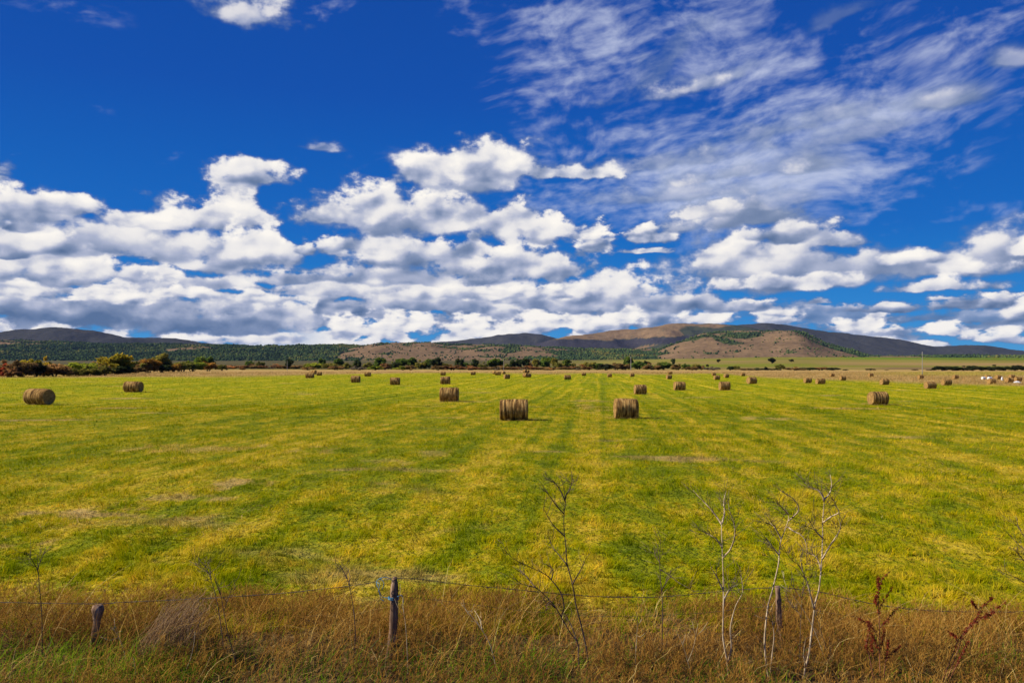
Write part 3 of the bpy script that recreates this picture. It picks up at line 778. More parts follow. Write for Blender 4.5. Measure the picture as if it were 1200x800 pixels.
out(n, principled(n, hc, 1.0, 0.0, bump(n, nf, 14.0, 0.8)))
ny, nx = Hz.shape
i, j = np.meshgrid(np.arange(ny - 1), np.arange(nx - 1), indexing='ij')
quads = np.stack([i * nx + j, i * nx + j + 1, (i + 1) * nx + j + 1, (i + 1) * nx + j], -1).reshape(-1, 4)
wood_shade_m = np.maximum(np.isin(which, (0, 1, 3)).astype(float) * 0.85 + (which == 2) * 0.5, shadow_band)  # back ridges get woods and cloud shadow as one painted tone
hills = obj('hills', mesh_np('hills', np.stack([XX.ravel(), YY.ravel(), Hz.ravel()], 1), None, quads, m_hill, {'wood': wood.ravel(), 'heath': wood_shade_m.ravel()}, True))  # 'heath' carries ridge woods and painted cloud shadow
tag(hills, 'long rolling hills with dark woods and dry tan slopes along the horizon', kind='structure')

# ---- the woods on the nearer slopes: a mass of tree tops
m_wood, n = new_mat('wood_canopy')
rv = attr(n, 'v')['Fac']
wc = n.ramp(rv, [(0.0, (0.026, 0.046, 0.022)), (0.5, (0.055, 0.090, 0.030)), (0.85, (0.11, 0.13, 0.032)), (1.0, (0.17, 0.135, 0.035))])
out(n, principled(n, wc, 1.0, 0.0))
ico_v = []
t_ = (1 + 5 ** 0.5) / 2
for a, b in ((-1, t_), (1, t_), (-1, -t_), (1, -t_)):
    ico_v += [(a, b, 0)]
for a, b in ((-1, t_), (1, t_), (-1, -t_), (1, -t_)):
    ico_v += [(0, a, b)]
for a, b in ((t_, -1), (t_, 1), (-t_, -1), (-t_, 1)):
    ico_v += [(a, 0, b)]
ico_v = np.array(ico_v) / math.sqrt(1 + t_ * t_)
ico_f = np.array([(0, 11, 5), (0, 5, 1), (0, 1, 7), (0, 7, 10), (0, 10, 11), (1, 5, 9), (5, 11, 4), (11, 10, 2), (10, 7, 6), (7, 1, 8), (3, 9, 4), (3, 4, 2), (3, 2, 6), (3, 6, 8), (3, 8, 9), (4, 9, 5), (2, 4, 11), (6, 2, 10), (8, 6, 7), (9, 8, 1)])
flat = np.flatnonzero(((which.ravel() >= 4) & (np.abs(PX.ravel() - 600) < 700) & (YY.ravel() > 2300) & (Hz.ravel() > base.ravel() - 1)))
wgt = (np.clip(wood.ravel()[flat] - 0.35, 0, 1) * YY.ravel()[flat] ** 1.4 + 0.0)
wgt += 0.11 * YY.ravel()[flat] ** 1.4 * (n3.ravel()[flat] > 0.50)
pick = rs.choice(flat, 38000, p=wgt / wgt.sum())
tx = XX.ravel()[pick] + rs.normal(0, 1, len(pick)) * 8; ty = YY.ravel()[pick] + rs.normal(0, 1, len(pick)) * 20
tz = Hz.ravel()[pick]
sz = rs.uniform(3.0, 7.5, len(pick)) * np.where(wood.ravel()[pick] < 0.4, 0.7, 1.0) * (0.7 + 0.5 * fbm(tx / 90, ty / 90, 2, 80))
jit = 1 + rs.uniform(-0.3, 0.3, (len(pick), 12, 1))
vv = ico_v[None] * jit * sz[:, None, None] * np.array([1.0, 1.0, 0.95]) + np.stack([tx, ty, tz + sz * 0.35], 1)[:, None, :]
ff = (ico_f[None] + (np.arange(len(pick)) * 12)[:, None, None]).reshape(-1, 3)
tv = np.clip(0.45 + (fbm(tx / 160, ty / 260, 3, 82) - 0.5) * 1.3 + rs.normal(0, 0.17, len(pick)), 0, 1)
fw = obj('distant_forest', mesh_np('distant_forest', vv.reshape(-1, 3), ff, None, m_wood, {'v': np.repeat(tv, 12)}, False))
tag(fw, 'far off wood covering the lower slopes of the hills', 'forest', kind='stuff')
# ------------------------------------------------------------------ hay bales
m_hay, n = new_mat('hay')
tc = n.node('ShaderNodeTexCoord').outputs['Object']
s3 = n.sep(tc)
angl = n.m('ARCTAN2', s3[1], s3[2])
oi = n.node('ShaderNodeObjectInfo')
seedv = n.comb(n.m('MULTIPLY', oi.outputs['Random'], 37.0), 0.0, 0.0)
isend = attr(n, 'v')['Fac']
wrapv = n.v('ADD', n.comb(n.m('MULTIPLY', s3[0], 10.0), n.m('MULTIPLY', angl, 1.1), 0.0), seedv)
band = n.noise(wrapv, 1.0, 3, 0.6)                                    # strands wound round the roll
fine = n.noise(n.v('ADD', n.comb(n.m('MULTIPLY', s3[0], 60.0), n.m('MULTIPLY', angl, 5.0), 0.0), seedv), 1.0, 3, 0.65)
clump = n.noise(n.v('ADD', tc, seedv), 5.0, 4, 0.6, dims='3D')
radl = n.v('LENGTH', n.comb(0.0, s3[1], s3[2]))
spir = n.noise(n.v('ADD', n.comb(n.m('MULTIPLY', radl, 34.0), n.m('MULTIPLY', angl, 1.6), 3.0), seedv), 1.0, 4, 0.6)
endf = n.m('MULTIPLY_ADD', spir, 0.6, n.m('MULTIPLY', clump, 0.4))
side = n.m('MULTIPLY_ADD', band, 0.85, n.m('MULTIPLY_ADD', fine, 0.25, n.m('MULTIPLY_ADD', clump, 0.20, -0.13)))
tone = n.mixf(isend, side, endf)
hcol = n.ramp(tone, [(0.32, (0.050, 0.026, 0.010)), (0.45, (0.150, 0.080, 0.026)), (0.57, (0.37, 0.215, 0.066)), (0.72, (0.64, 0.41, 0.145))])
endc = n.mix(n.m('MULTIPLY', isend, 0.30), hcol, (0.42, 0.26, 0.095))
out(n, principled(n, endc, 0.95, 0.05, bump(n, tone, 0.06, 1.0)))
m_twine, n = new_mat('sisal_twine')
out(n, principled(n, n.ramp(n.noise(n.node('ShaderNodeTexCoord').outputs['Object'], 30.0, 2, 0.5, dims='3D'), [(0.3, (0.10, 0.065, 0.035)), (0.7, (0.30, 0.22, 0.13))]), 0.9))

def bale_mesh(seed, nx=34, na=56, fuzz=700):
    """a round bale, 1 m across and 1.25 m long, lying on z = 0 with its axis along x"""
    r_ = np.random.RandomState(seed)
    mb = MB()
    Lh, Rd = 0.625, 0.5
    xs = np.linspace(-Lh, Lh, nx); aa = np.arange(na) / na * 2 * np.pi
    X, Aa = np.meshgrid(xs, aa, indexing='ij')
    rr = Rd * (1 - 0.10 * np.abs(X / Lh) ** 9)
    nb = fbm(X * 9 + seed * 7, np.cos(Aa) * 0.6 + 3, 3, seed) - 0.5                      # wound ridges
    rr = rr + 0.030 * nb + 0.050 * (fbm(np.cos(Aa) * 1.6 + X * 1.3 + seed, np.sin(Aa) * 1.6, 3, seed + 2) - 0.5)
    for gx in np.linspace(-0.5, 0.5, 9) + r_.uniform(-0.03, 0.03, 9):
        rr = rr - 0.014 * np.exp(-((X - gx) / 0.018) ** 2)
    Y, Z = rr * np.sin(Aa), rr * np.cos(Aa) * 0.97
    Z = np.maximum(Z, -0.455)                                                            # flattened where it lies
    V = np.stack([X, Y, Z + 0.455], -1)
    i, j = np.meshgrid(np.arange(nx - 1), np.arange(na), indexing='ij'); j2 = (j + 1) % na
    mb.add(V.reshape(-1, 3), None, np.stack([i * na + j, (i + 1) * na + j, (i + 1) * na + j2, i * na + j2], -1).reshape(-1, 4), a=0.0)
    for sgn, k0 in ((-1, 0), (1, nx - 1)):                                               # the two wound ends
        rings = [V[k0]]
        for f in (0.93, 0.8, 0.62, 0.42, 0.2):
            p = V[k0].copy(); c = np.array([0, 0, 0.455])
            p[:, 1:] = c[1:] + (p[:, 1:] - c[1:]) * f
            p[:, 0] = sgn * (Lh - 0.012 + 0.03 * (1 - f) + 0.025 * (fbm(p[:, 1] * 7 + seed, p[:, 2] * 7, 3, seed + 5) - 0.5))
            rings.append(p)
        ev = np.concatenate(rings + [np.array([[sgn * (Lh + 0.01), 0, 0.455]])])
        q = []; m_ = len(rings)
        jj = np.arange(na); jn = (jj + 1) % na
        for k in range(m_ - 1):
            f_ = np.stack([k * na + jj, k * na + jn, (k + 1) * na + jn, (k + 1) * na + jj], 1)
            q.append(f_ if sgn > 0 else f_[:, ::-1])
        t = np.stack([(m_ - 1) * na + jj, (m_ - 1) * na + jn, np.full(na, m_ * na)], 1)
        mb.add(ev, t if sgn > 0 else t[:, ::-1], np.concatenate(q), a=1.0)
    if fuzz:                                                                             # loose straws
        a = r_.uniform(0, 2 * np.pi, fuzz); x = r_.uniform(-Lh, Lh, fuzz); edge = r_.uniform(0, 1, fuzz) < 0.3
        x = np.where(edge, np.sign(x) * (Lh - 0.01), x)
        p0 = np.stack([x, np.sin(a) * 0.485, 0.455 + np.cos(a) * 0.475], 1)
        d = np.stack([r_.normal(0, .5, fuzz) + np.where(edge, np.sign(x) * 0.6, 0), np.sin(a) * 0.7 + np.cos(a) * r_.normal(0, 0.9, fuzz), np.cos(a) * 0.7 - np.sin(a) * r_.normal(0, 0.9, fuzz)], 1)
        d /= np.linalg.norm(d, axis=1)[:, None]
        ln = r_.uniform(0.03, 0.11, fuzz)[:, None]
        pm = p0 + d * ln * 0.55; p1 = p0 + d * ln; p1[:, 2] -= 0.015
        p1[:, 2] = np.maximum(p1[:, 2], 0.005); pm[:, 2] = np.maximum(pm[:, 2], 0.004)
        v, t, q, per = ribbons(np.stack([p0, pm, p1], 1), np.stack([np.full(fuzz, 0.008)] * 3, 1))
        mb.add(v, t, q, a=0.35)
    return mb.mesh('bale_roll', m_hay, True)
def twine_mesh(seed):
    r_ = np.random.RandomState(seed + 90); mb = MB()
    for gx in np.linspace(-0.5, 0.5, 9) + r_.uniform(-0.03, 0.03, 9):
        a = np.linspace(0, 2 * np.pi, 41)
        z = np.maximum(0.455 + np.cos(a) * 0.487 * 0.97, 0.004)
        mb.tube(np.stack([np.full(41, gx) + 0.02 * np.sin(a + r_.uniform(0, 6)), np.sin(a) * 0.492, z], 1), 0.0045, 4)
    return mb.mesh('twine', m_twine)
BALES_HI = [(bale_mesh(s_), twine_mesh(s_)) for s_ in (1, 2, 3)]
BALES_LO = [bale_mesh(s_ + 10, 16, 28, 120) for s_ in range(4)]

def put_bale(k, x0, x1, top, base, label, rz, group='round hay bales lying across the field', squash=0.0, lift=0.0, size=None, Yd=None):
    h_px, w_px = base - top, x1 - x0
    px = (x0 + x1) / 2
    X, Y = on_ground(px, base)
    if Yd: X, Y = (px - 600) / F_PX * Yd, Yd
    D = size or min(max(h_px / F_PX * Y, 1.0), 1.42)
    Y += D * 0.5; X = (px - 600) / F_PX * Y
    # apparent width = length * cos + diameter * sin of its angle to the picture plane
    va = rz - math.atan2(X, Y)
    L = min(max((w_px / F_PX * Y - D * abs(math.sin(va)) * 0.95) / max(math.cos(va), 0.35), 1.0 * D), 1.6 * D)
    z = float(ground_z(np.array([X]), np.array([Y]))[0]) + lift
    hi = h_px >= 9
    o = empty('hay_bale', (X, Y, z), -rz + math.pi * (k % 2)) if hi else None
    if hi:
        me, tw = BALES_HI[k % len(BALES_HI)]
        link(bpy.data.objects.new('bale_roll', me), o); link(bpy.data.objects.new('twine', tw), o)
    else:
        o = link(bpy.data.objects.new('hay_bale', BALES_LO[k % len(BALES_LO)]))
        o.location = (X, Y, z); o.rotation_euler = (0, 0, -rz + math.pi * (k % 2))
    o.scale = (L / 1.25, D, D * 0.98)
    return tag(o, label, 'hay bale', group)
# angle of the axis: 0 = along the picture; the end that shows is the left one on the right of the field and the right one on the left
bales = [
    (585.5, 619, 466, 492.5, 'large hay bale nearest the fence, standing left of the other big bale in mid field', 0.04),
    (718.5, 748.5, 465, 490.6, 'large hay bale with pale twine bands, right of the other big bale in mid field', 0.03),
    (515, 538, 453.2, 471.5, 'medium hay bale with bright top, left of and behind the two big central bales', 0.03),
    (29, 63, 453, 473.5, 'hay bale at the far left with its dark round end facing right', 0.28),
    (1017, 1041, 457.2, 474.4, 'hay bale with a sunlit tan end alone in front of the right hand group', 0.05),
    (145, 167.6, 445.2, 459, 'hay bale before the left hedge, second one in from the field\'s left side', 0.05),
    (742.5, 758, 449.6, 462, 'hay bale directly behind the large banded bale right of centre', 0.05),
    (789, 803.5, 446, 457.2, 'hay bale third in the slanting line right of the utility pole', 0.05),
    (842, 856, 446, 457.2, 'hay bale with a lit left end, midway between utility pole and round lone tree', 0.05),
    (874.6, 887.2, 441, 450, 'hay bale turned to show its round lit end, below the round lone tree', 0.35),
    (516, 527.8, 440.6, 450.6, 'hay bale standing just behind the medium bale with bright top', 0.0),
    (457, 469, 441.5, 451.2, 'hay bale last on the right of the row of three left of centre', 0.0),
    (411, 422.5, 439.6, 448.5, 'hay bale in the middle of the row of three left of centre', 0.0),
    (358, 368.2, 436.3, 443, 'front hay bale of the touching trio at the left end of the far row', 0.0),
    (365.5, 370.8, 433.2, 438.4, 'hay bale tucked behind the front one of the left trio, dark end showing', 0.6),
    (371, 377.6, 435, 439.9, 'small dark hay bale on the right of the left trio', 0.0),
    (427, 434.8, 435.2, 441, 'small hay bale on the tan strip behind the row of three', 0.0),
    (516, 522.4, 434.8, 439.9, 'tiny hay bale straight behind two others left of centre', 0.0),
    (551.5, 557.4, 435, 439.5, 'tiny lone hay bale midway between the stacked bales and the one left of centre', 0.0),
    (578, 581, 434, 438.2, 'tiny dark hay bale on the left of the far central cluster', 0.9),
    (580.4, 587, 434.8, 439.7, 'small hay bale lying in the middle of the far central cluster', 0.0),
    (587.7, 592.6, 434.4, 438.2, 'tiny hay bale with dark round end at the foot of the thin wooden pole', 1.2),
    (590, 598, 438, 444, 'hay bale with a bright left end in front of the far central cluster', -0.35),
    (661, 669.2, 438.8, 444.7, 'hay bale alone right of the small bale stack', 0.0),
    (681.5, 686.8, 437, 440.2, 'tiny hay bale on the tan strip, between the bale stack and the utility pole', 0.0),
    (711.6, 717.2, 437.5, 441.8, 'small hay bale just left of the tall grey utility pole', 0.05),
    (738, 743.6, 437, 441.2, 'small hay bale at the foot of the tall grey utility pole', 0.1),
    (781, 787, 438.2, 443.9, 'hay bale in front of its twin right of the utility pole', 0.25),
    (782.4, 788, 435, 438.6, 'hay bale half hidden behind its twin right of the utility pole', 0.1),
    (834, 839.2, 436, 440.2, 'tiny hay bale at the back of the three below the yellow slope', 0.1),
    (836, 844, 438.8, 444.6, 'hay bale in front of the three below the yellow slope', 0.2),
    (848, 854.4, 438, 442.7, 'hay bale on the right of the three below the yellow slope', 0.3),
    (868, 873.4, 437, 440.8, 'tiny hay bale on the tan strip behind the one showing its lit round end', 0.0),
    (941.5, 951.3, 442, 448.5, 'left one of two close hay bales in the right half of the field', 0.15),
    (955.6, 967.3, 442.6, 450, 'right one of two close hay bales in the right half of the field', 0.15),
    (983.5, 991.3, 440.5, 446, 'hay bale just right of the close pair, on the edge of the green', 0.2),
    (972.5, 977.7, 438, 441.3, 'tiny hay bale on the tan strip behind the close pair', 0.1),
    (1018, 1023, 438.4, 441.3, 'tiny hay bale on the tan strip in front of the small dark thicket', 0.1),
    (1031, 1042.2, 444, 451, 'hay bale on tan ground right of and behind the lone sunlit bale', 0.15),
    (1075, 1082.7, 438.6, 444, 'hay bale at the foot of the tall thin pole on the right', 0.2),
    (1083, 1097.2, 447, 456, 'larger hay bale with tan end, nearest of those below the thin pole', 0.15),
    (1103, 1115.2, 445, 451.6, 'hay bale right of the larger tan one below the thin pole', 0.15),
    (1116, 1123.3, 439.3, 443.9, 'small hay bale in front of the dark hedge, left of the white wrapped ones', 0.15),
    (1158, 1165.8, 444, 449.8, 'hay bale in front of the two white wrapped bales', 0.1),
    (1154.8, 1159.8, 440.2, 444.2, 'dark hay bale between the two white wrapped bales', 0.1),
    (1166.8, 1173, 439.8, 444.2, 'hay bale with a white sack leaning on its right side', 0.1),
    (1178, 1187.6, 442, 448.2, 'front left hay bale of the last trio by the white sheet', 0.1),
    (1183, 1188.3, 439.2, 443.3, 'rear hay bale of the last trio by the white sheet', 0.1),
    (1189, 1196.6, 441.8, 447.2, 'front right hay bale of the last trio, the white sheet before it', 0.1),
    (1204, 1214, 441.5, 448, 'hay bale outside the right end of the last trio', 0.1),
]
for k, b in enumerate(bales):
    put_bale(k, b[0], b[1], b[2], b[3], b[4], -0.8 * b[5] if b[0] > 600 else b[5])
# the small stack right of the centre: two bales side by side and two torn ones on top of them
Xs, Ys = on_ground(616.5, 442.3)
put_bale(1, 613, 619, 437.4, 442.4, 'lower left hay bale of the small stack, bright end showing', 0.9, 'hay bales of the small stack', size=1.15)
put_bale(2, 617, 622, 437.8, 442.4, 'lower right slumped hay bale of the small stack', -0.5, 'hay bales of the small stack', size=1.0)
put_bale(3, 613.6, 617, 434, 437.6, 'upper left hay bale on top of the small stack', 0.9, 'hay bales of the small stack', size=0.85, lift=1.05, Yd=Ys)
put_bale(0, 616.6, 619.6, 434.4, 437.6, 'upper right hay bale on top of the small stack', 0.7, 'hay bales of the small stack', size=0.80, lift=1.0, Yd=Ys)

# ---- white plastic: wrapped bales, a sack and a crumpled sheet near the right edge of the field
m_wrap, n = new_mat('white_film')
tc = n.node('ShaderNodeTexCoord').outputs['Object']
out(n, principled(n, n.ramp(n.noise(tc, 4.0, 3, 0.6, dims='3D'), [(0.3, (0.62, 0.62, 0.60)), (0.7, (0.84, 0.84, 0.82))]), 0.35, 0.4, bump(n, n.noise(tc, 14.0, 3, 0.6, dims='3D'), 0.03, 0.6)))
wrap_me = bale_mesh(31, 18, 30, 0); wrap_me.materials.clear(); wrap_me.materials.append(m_wrap)
for x0, x1, tp, bs, lab in ((1152.3, 1156.6, 440, 444.4, 'white film wrapped bale left of the dark hay bale'), (1159.4, 1164.4, 439.9, 444.6, 'white film wrapped bale right of the dark hay bale')):
    X, Y = on_ground((x0 + x1) / 2, bs)
    o = link(bpy.data.objects.new('wrapped_bale', wrap_me)); o.location = (X, Y + 0.6, float(ground_z(np.array([X]), np.array([Y]))[0]))
    s_ = 0.8 * (bs - tp) / F_PX * Y; o.scale = ((x1 - x0) / F_PX * Y / 1.25, s_, s_); o.rotation_euler = (0, 0, 0.3)
    tag(o, lab, 'wrapped bale', 'white wrapped bales')
def crumple(name, w, d, h, seed, label, cat, px, py, sack=False):
    X, Y = on_ground(px, py)
    a, b = np.meshgrid(np.linspace(-1, 1, 20), np.linspace(-1, 1, 20), indexing='ij')
    dome = np.clip(1 - (a ** 2 + b ** 2), 0, 1) ** (0.5 if sack else 0.8)
    z = h * dome * (0.55 + 0.9 * fbm(a * 2.2 + seed, b * 2.2, 3, seed)) + 0.01
    k = 1 - 0.25 * fbm(a * 1.5, b * 1.5 + seed, 2, seed + 1)
    top_ = np.stack([a * w / 2 * k, b * d / 2 * k, z], -1).reshape(-1, 3)
    bot = top_.copy(); bot[:, 2] = np.maximum(z.ravel() - 0.05, 0.0) if not sack else 0.0
    i, j = np.meshgrid(np.arange(19), np.arange(19), indexing='ij')
    q = np.stack([i * 20 + j, (i + 1) * 20 + j, (i + 1) * 20 + j + 1, i * 20 + j + 1], -1).reshape(-1, 4)
    rim = np.concatenate([np.arange(20), np.arange(1, 20) * 20 + 19, 380 + np.arange(18, -1, -1), np.arange(18, 0, -1) * 20])
    rn = np.roll(rim, -1)
    qs = np.stack([rim, rn, rn + 400, rim + 400], 1)
    o = obj(name, mesh_np(name, np.concatenate([top_, bot]), None, np.concatenate([q, q[:, ::-1] + 400, qs[:, ::-1]]), m_wrap, None, True))
    o.location = (X, Y, float(ground_z(np.array([X]), np.array([Y]))[0]))
    tag(o, label, cat)
crumple('plastic_sack', 0.45, 0.4, 0.62, 3, 'small upright white sack leaning by a hay bale', 'sack', 1174.2, 445.2, True)
crumple('plastic_sheet', 1.7, 1.0, 0.26, 5, 'crumpled white plastic sheet spread before the last trio of bales', 'sheet', 1191.5, 448.2)

# ------------------------------------------------------------------ poles
m_pole, n = new_mat('weathered_pole')
tc = n.node('ShaderNodeTexCoord').outputs['Object']
out(n, principled(n, n.ramp(n.noise(n.v('MULTIPLY', tc, (6, 6, 0.8)), 2.0, 4, 0.6, dims='3D'), [(0.3, (0.20, 0.18, 0.16)), (0.7, (0.42, 0.39, 0.35))]), 0.9, 0.1))
m_ins, n = new_mat('porcelain'); out(n, principled(n, (0.5, 0.5, 0.46), 0.3, 0.5))
def pole(px, top, base, label, Y=None, wide=0.15, arm=True, name='utility_pole', cat='utility pole'):
    if Y is None: X, Y = on_ground(px, base)
    X = (px - 600) / F_PX * Y
    z0 = float(ground_z(np.array([X]), np.array([Y]))[0])
    H_ = CAM_H + (HOR - top) / F_PX * Y - z0
    r_ = empty(name, (X, Y, z0))
    mb = MB(); k = 9
    t = np.linspace(0, 1, k)
    mb.tube(np.stack([0.02 * np.sin(t * 3), 0 * t, t * H_ - 0.3 * (t == 0)], 1), wide * (1 - 0.35 * t), 10)
    mb.build('shaft', m_pole, r_)
    if arm:
        mb = MB()
        w = 0.9
        for y_, z_ in ((-0.16, H_ - 0.45),):
            v = np.array([(sx * w, y_ + sy * 0.06, z_ + sz * 0.07) for sx in (-1, 1) for sy in (-1, 1) for sz in (-1, 1)])
            mb.add(v, None, np.array([(0, 1, 3, 2), (4, 6, 7, 5), (0, 4, 5, 1), (2, 3, 7, 6), (0, 2, 6, 4), (1, 5, 7, 3)]))
        c_arm = mb.build('crossarm', m_pole, r_, False)
        for sx in (-0.8, 0.8):
            mb = MB(); zz = H_ - 0.38
            mb.tube([(sx, -0.16, zz), (sx, -0.16, zz + 0.06), (sx, -0.16, zz + 0.08), (sx, -0.16, zz + 0.16), (sx, -0.16, zz + 0.2)], [0.015, 0.02, 0.055, 0.05, 0.02], 8)
            mb.build('insulator', m_ins, c_arm)
    return tag(r_, label, cat, 'poles standing along the far side of the field')
pole(739.3, 417.5, 434.3, 'tall grey utility pole in front of the far hedge right of the centre', wide=0.17, arm=False)
pole(1080.8, 412, 439.2, 'tall thin utility pole behind a bale, in front of the right hand green fields', wide=0.11, arm=False)
pole(590.2, 421, 435.2, 'thin wooden pole rising behind the far central cluster of bales', wide=0.10, arm=False, cat='pole', name='wooden_pole')
pole(336.5, 422.5, 434.8, 'thin wooden pole on the tan strip left of the left bale trio', wide=0.11, arm=False, cat='pole', name='wooden_pole')
pole(223, 415.5, 430, 'thin mast rising behind the yellowing bushes of the left hedge', Y=760, wide=0.14, arm=False, cat='mast', name='radio_mast')

# ------------------------------------------------------------------ shrubs and trees
m_leaf, n = new_mat('shrub_leaves')
oi = n.node('ShaderNodeObjectInfo')
v_ = attr(n, 'v')['Fac']
lt = n.ramp(v_, [(0.0, (0.35, 0.40, 0.40)), (0.4, (0.85, 0.9, 0.8)), (0.75, (1.2, 1.1, 0.95)), (1.0, (1.9, 1.45, 0.9))])
lc = n.mix(1.0, oi.outputs['Color'], lt, 'MULTIPLY')
out(n, leafy(n, lc, 0.35, 0.55))
m_bark, n = new_mat('bark')
out(n, principled(n, n.ramp(n.noise(n.node('ShaderNodeTexCoord').outputs['Object'], 9.0, 3, 0.6, dims='3D'), [(0.3, (0.050, 0.038, 0.028)), (0.7, (0.14, 0.11, 0.08))]), 0.95, 0.05))
def crown_mesh(seed, shape, nleaf=1500, leaf=0.075):
    """leaf faces in uneven clumps; the plant stands about 1 m high and 1 m wide"""
    r_ = np.random.RandomState(seed)
    nc = {'bush': 26, 'tree': 26, 'dome': 30, 'ragged': 22}[shape]
    if shape == 'tree':
        c = r_.normal(0, 1, (nc, 3)); c /= np.linalg.norm(c, axis=1)[:, None]; c *= r_.uniform(0.4, 1, (nc, 1))
        c = c * np.array([0.36, 0.36, 0.34]) + np.array([0, 0, 0.55]); cr = r_.uniform(0.10, 0.18, nc)
    elif shape == 'dome':
        a = r_.uniform(0, 2 * np.pi, nc); q = np.sqrt(r_.uniform(0, 1, nc)) * 0.42
        c = np.stack([np.cos(a) * q, np.sin(a) * q, 0.12 + (0.66 * np.sqrt(np.clip(1 - (q / 0.47) ** 2, 0, 1))) * r_.uniform(0.25, 1, nc)], 1); cr = r_.uniform(0.10, 0.17, nc)
    else:
        a = r_.uniform(0, 2 * np.pi, nc); q = np.sqrt(r_.uniform(0, 1, nc)) * 0.45
        hh = (0.45 + 0.55 * r_.uniform(0, 1, nc)) * (1 - 0.9 * q)
        c = np.stack([np.cos(a) * q, np.sin(a) * q, 0.08 + 0.80 * hh * r_.uniform(0.2, 1, nc)], 1); cr = r_.uniform(0.08, 0.16, nc) if shape == 'bush' else r_.uniform(0.05, 0.14, nc)
    w = cr ** 2; ci = r_.choice(nc, nleaf, p=w / w.sum())
    d = r_.normal(0, 1, (nleaf, 3)); d /= np.linalg.norm(d, axis=1)[:, None]
    p = c[ci] + d * cr[ci][:, None] * (r_.uniform(0.25, 1.15, nleaf) ** 0.6)[:, None]
    p[:, 2] = np.maximum(p[:, 2], 0.015)
    u = r_.normal(0, 1, (nleaf, 3)); u /= np.linalg.norm(u, axis=1)[:, None]
    w_ = np.cross(u, d); w_ /= np.linalg.norm(w_, axis=1)[:, None] + 1e-9
    s = leaf * r_.uniform(0.5, 1.2, nleaf)[:, None]
    v = np.stack([p - u * s, p - w_ * s * 0.5, p + u * s, p + w_ * s * 0.5], 1)
    tone = np.clip(0.42 + 0.28 * r_.normal(0, 1, nc)[ci] * 0.6 + r_.normal(0, 0.16, nleaf), 0, 1)
    return mesh_np('crown', v.reshape(-1, 3), None, np.arange(nleaf * 4).reshape(-1, 4), m_leaf, {'v': np.repeat(tone, 4)})
def trunk_mesh(seed, shape):
    r_ = np.random.RandomState(seed + 50); mb = MB()
    if shape == 'tree':
        mb.tube(smooth_path([(0, 0, -0.03), (0.012, 0, 0.16), (-0.01, 0.01, 0.34), (0.02, 0, 0.62)]), np.linspace(0.035, 0.012, 13), 7)
        for k in range(6):
            a = r_.uniform(0, 6.28); z = r_.uniform(0.28, 0.5)
            mb.tube(smooth_path([(0, 0, z), (math.cos(a) * 0.12, math.sin(a) * 0.12, z + 0.10), (math.cos(a) * 0.27, math.sin(a) * 0.27, z + 0.2)]), np.linspace(0.016, 0.005, 9), 5)
    else:
        for k in range(9):
            a = r_.uniform(0, 6.28); q = r_.uniform(0.1, 0.38); z = r_.uniform(0.35, 0.75)
            mb.tube(smooth_path([(math.cos(a) * 0.05, math.sin(a) * 0.05, -0.03), (math.cos(a) * q * 0.5, math.sin(a) * q * 0.5, z * 0.5), (math.cos(a) * q, math.sin(a) * q, z)]), np.linspace(0.016, 0.004, 9), 5)
    return mb.mesh('trunk', m_bark)
PROTO = {s: [(crown_mesh(i * 13 + len(s), s, 1700 if s != 'ragged' else 2200), trunk_mesh(i * 13 + len(s), s)) for i in range(3)] for s in ('bush', 'tree', 'dome', 'ragged')}
COLS = {'olive': (0.115, 0.105, 0.022), 'green': (0.065, 0.095, 0.018), 'dark': (0.030, 0.040, 0.016), 'yellow': (0.230, 0.165, 0.016), 'orange': (0.210, 0.110, 0.022),
        'red': (0.230, 0.045, 0.022), 'brown': (0.150, 0.092, 0.036), 'lime': (0.165, 0.180, 0.020), 'grey': (0.130, 0.100, 0.072), 'black': (0.022, 0.024, 0.013), 'rust': (0.165, 0.080, 0.034)}
def plant(px, w, top, base, col, shape, label, group, Y=None, name=None, k=[0]):
    if Y is None: X, Y = on_ground(px, base)
    X = (px - 600) / F_PX * Y
    z0 = float(ground_z(np.array([X]), np.array([Y]))[0])
    H_ = CAM_H + (HOR - top) / F_PX * Y - z0
    k[0] += 1
    cm, tm = PROTO[shape][k[0] % 3]
    nm = name or ('tree' if shape == 'tree' else 'shrub')
    o = empty(nm, (X, Y, z0), random.uniform(0, 6.28))
    ws = w / F_PX * Y / 0.98
    o.scale = (ws, ws * random.uniform(0.9, 1.1), H_ / 0.95)
    c = link(bpy.data.objects.new('crown', cm), o); link(bpy.data.objects.new('trunk', tm), o)
    f = random.uniform(0.86, 1.14); q = COLS[col]
    f *= 2.1; c.color = (q[0] * f * random.uniform(0.93, 1.07), q[1] * f, q[2] * f, 1.0)
    return tag(o, label, 'tree' if nm.endswith('tree') else 'bush', group)
GL = 'autumn bushes of the left hedge'
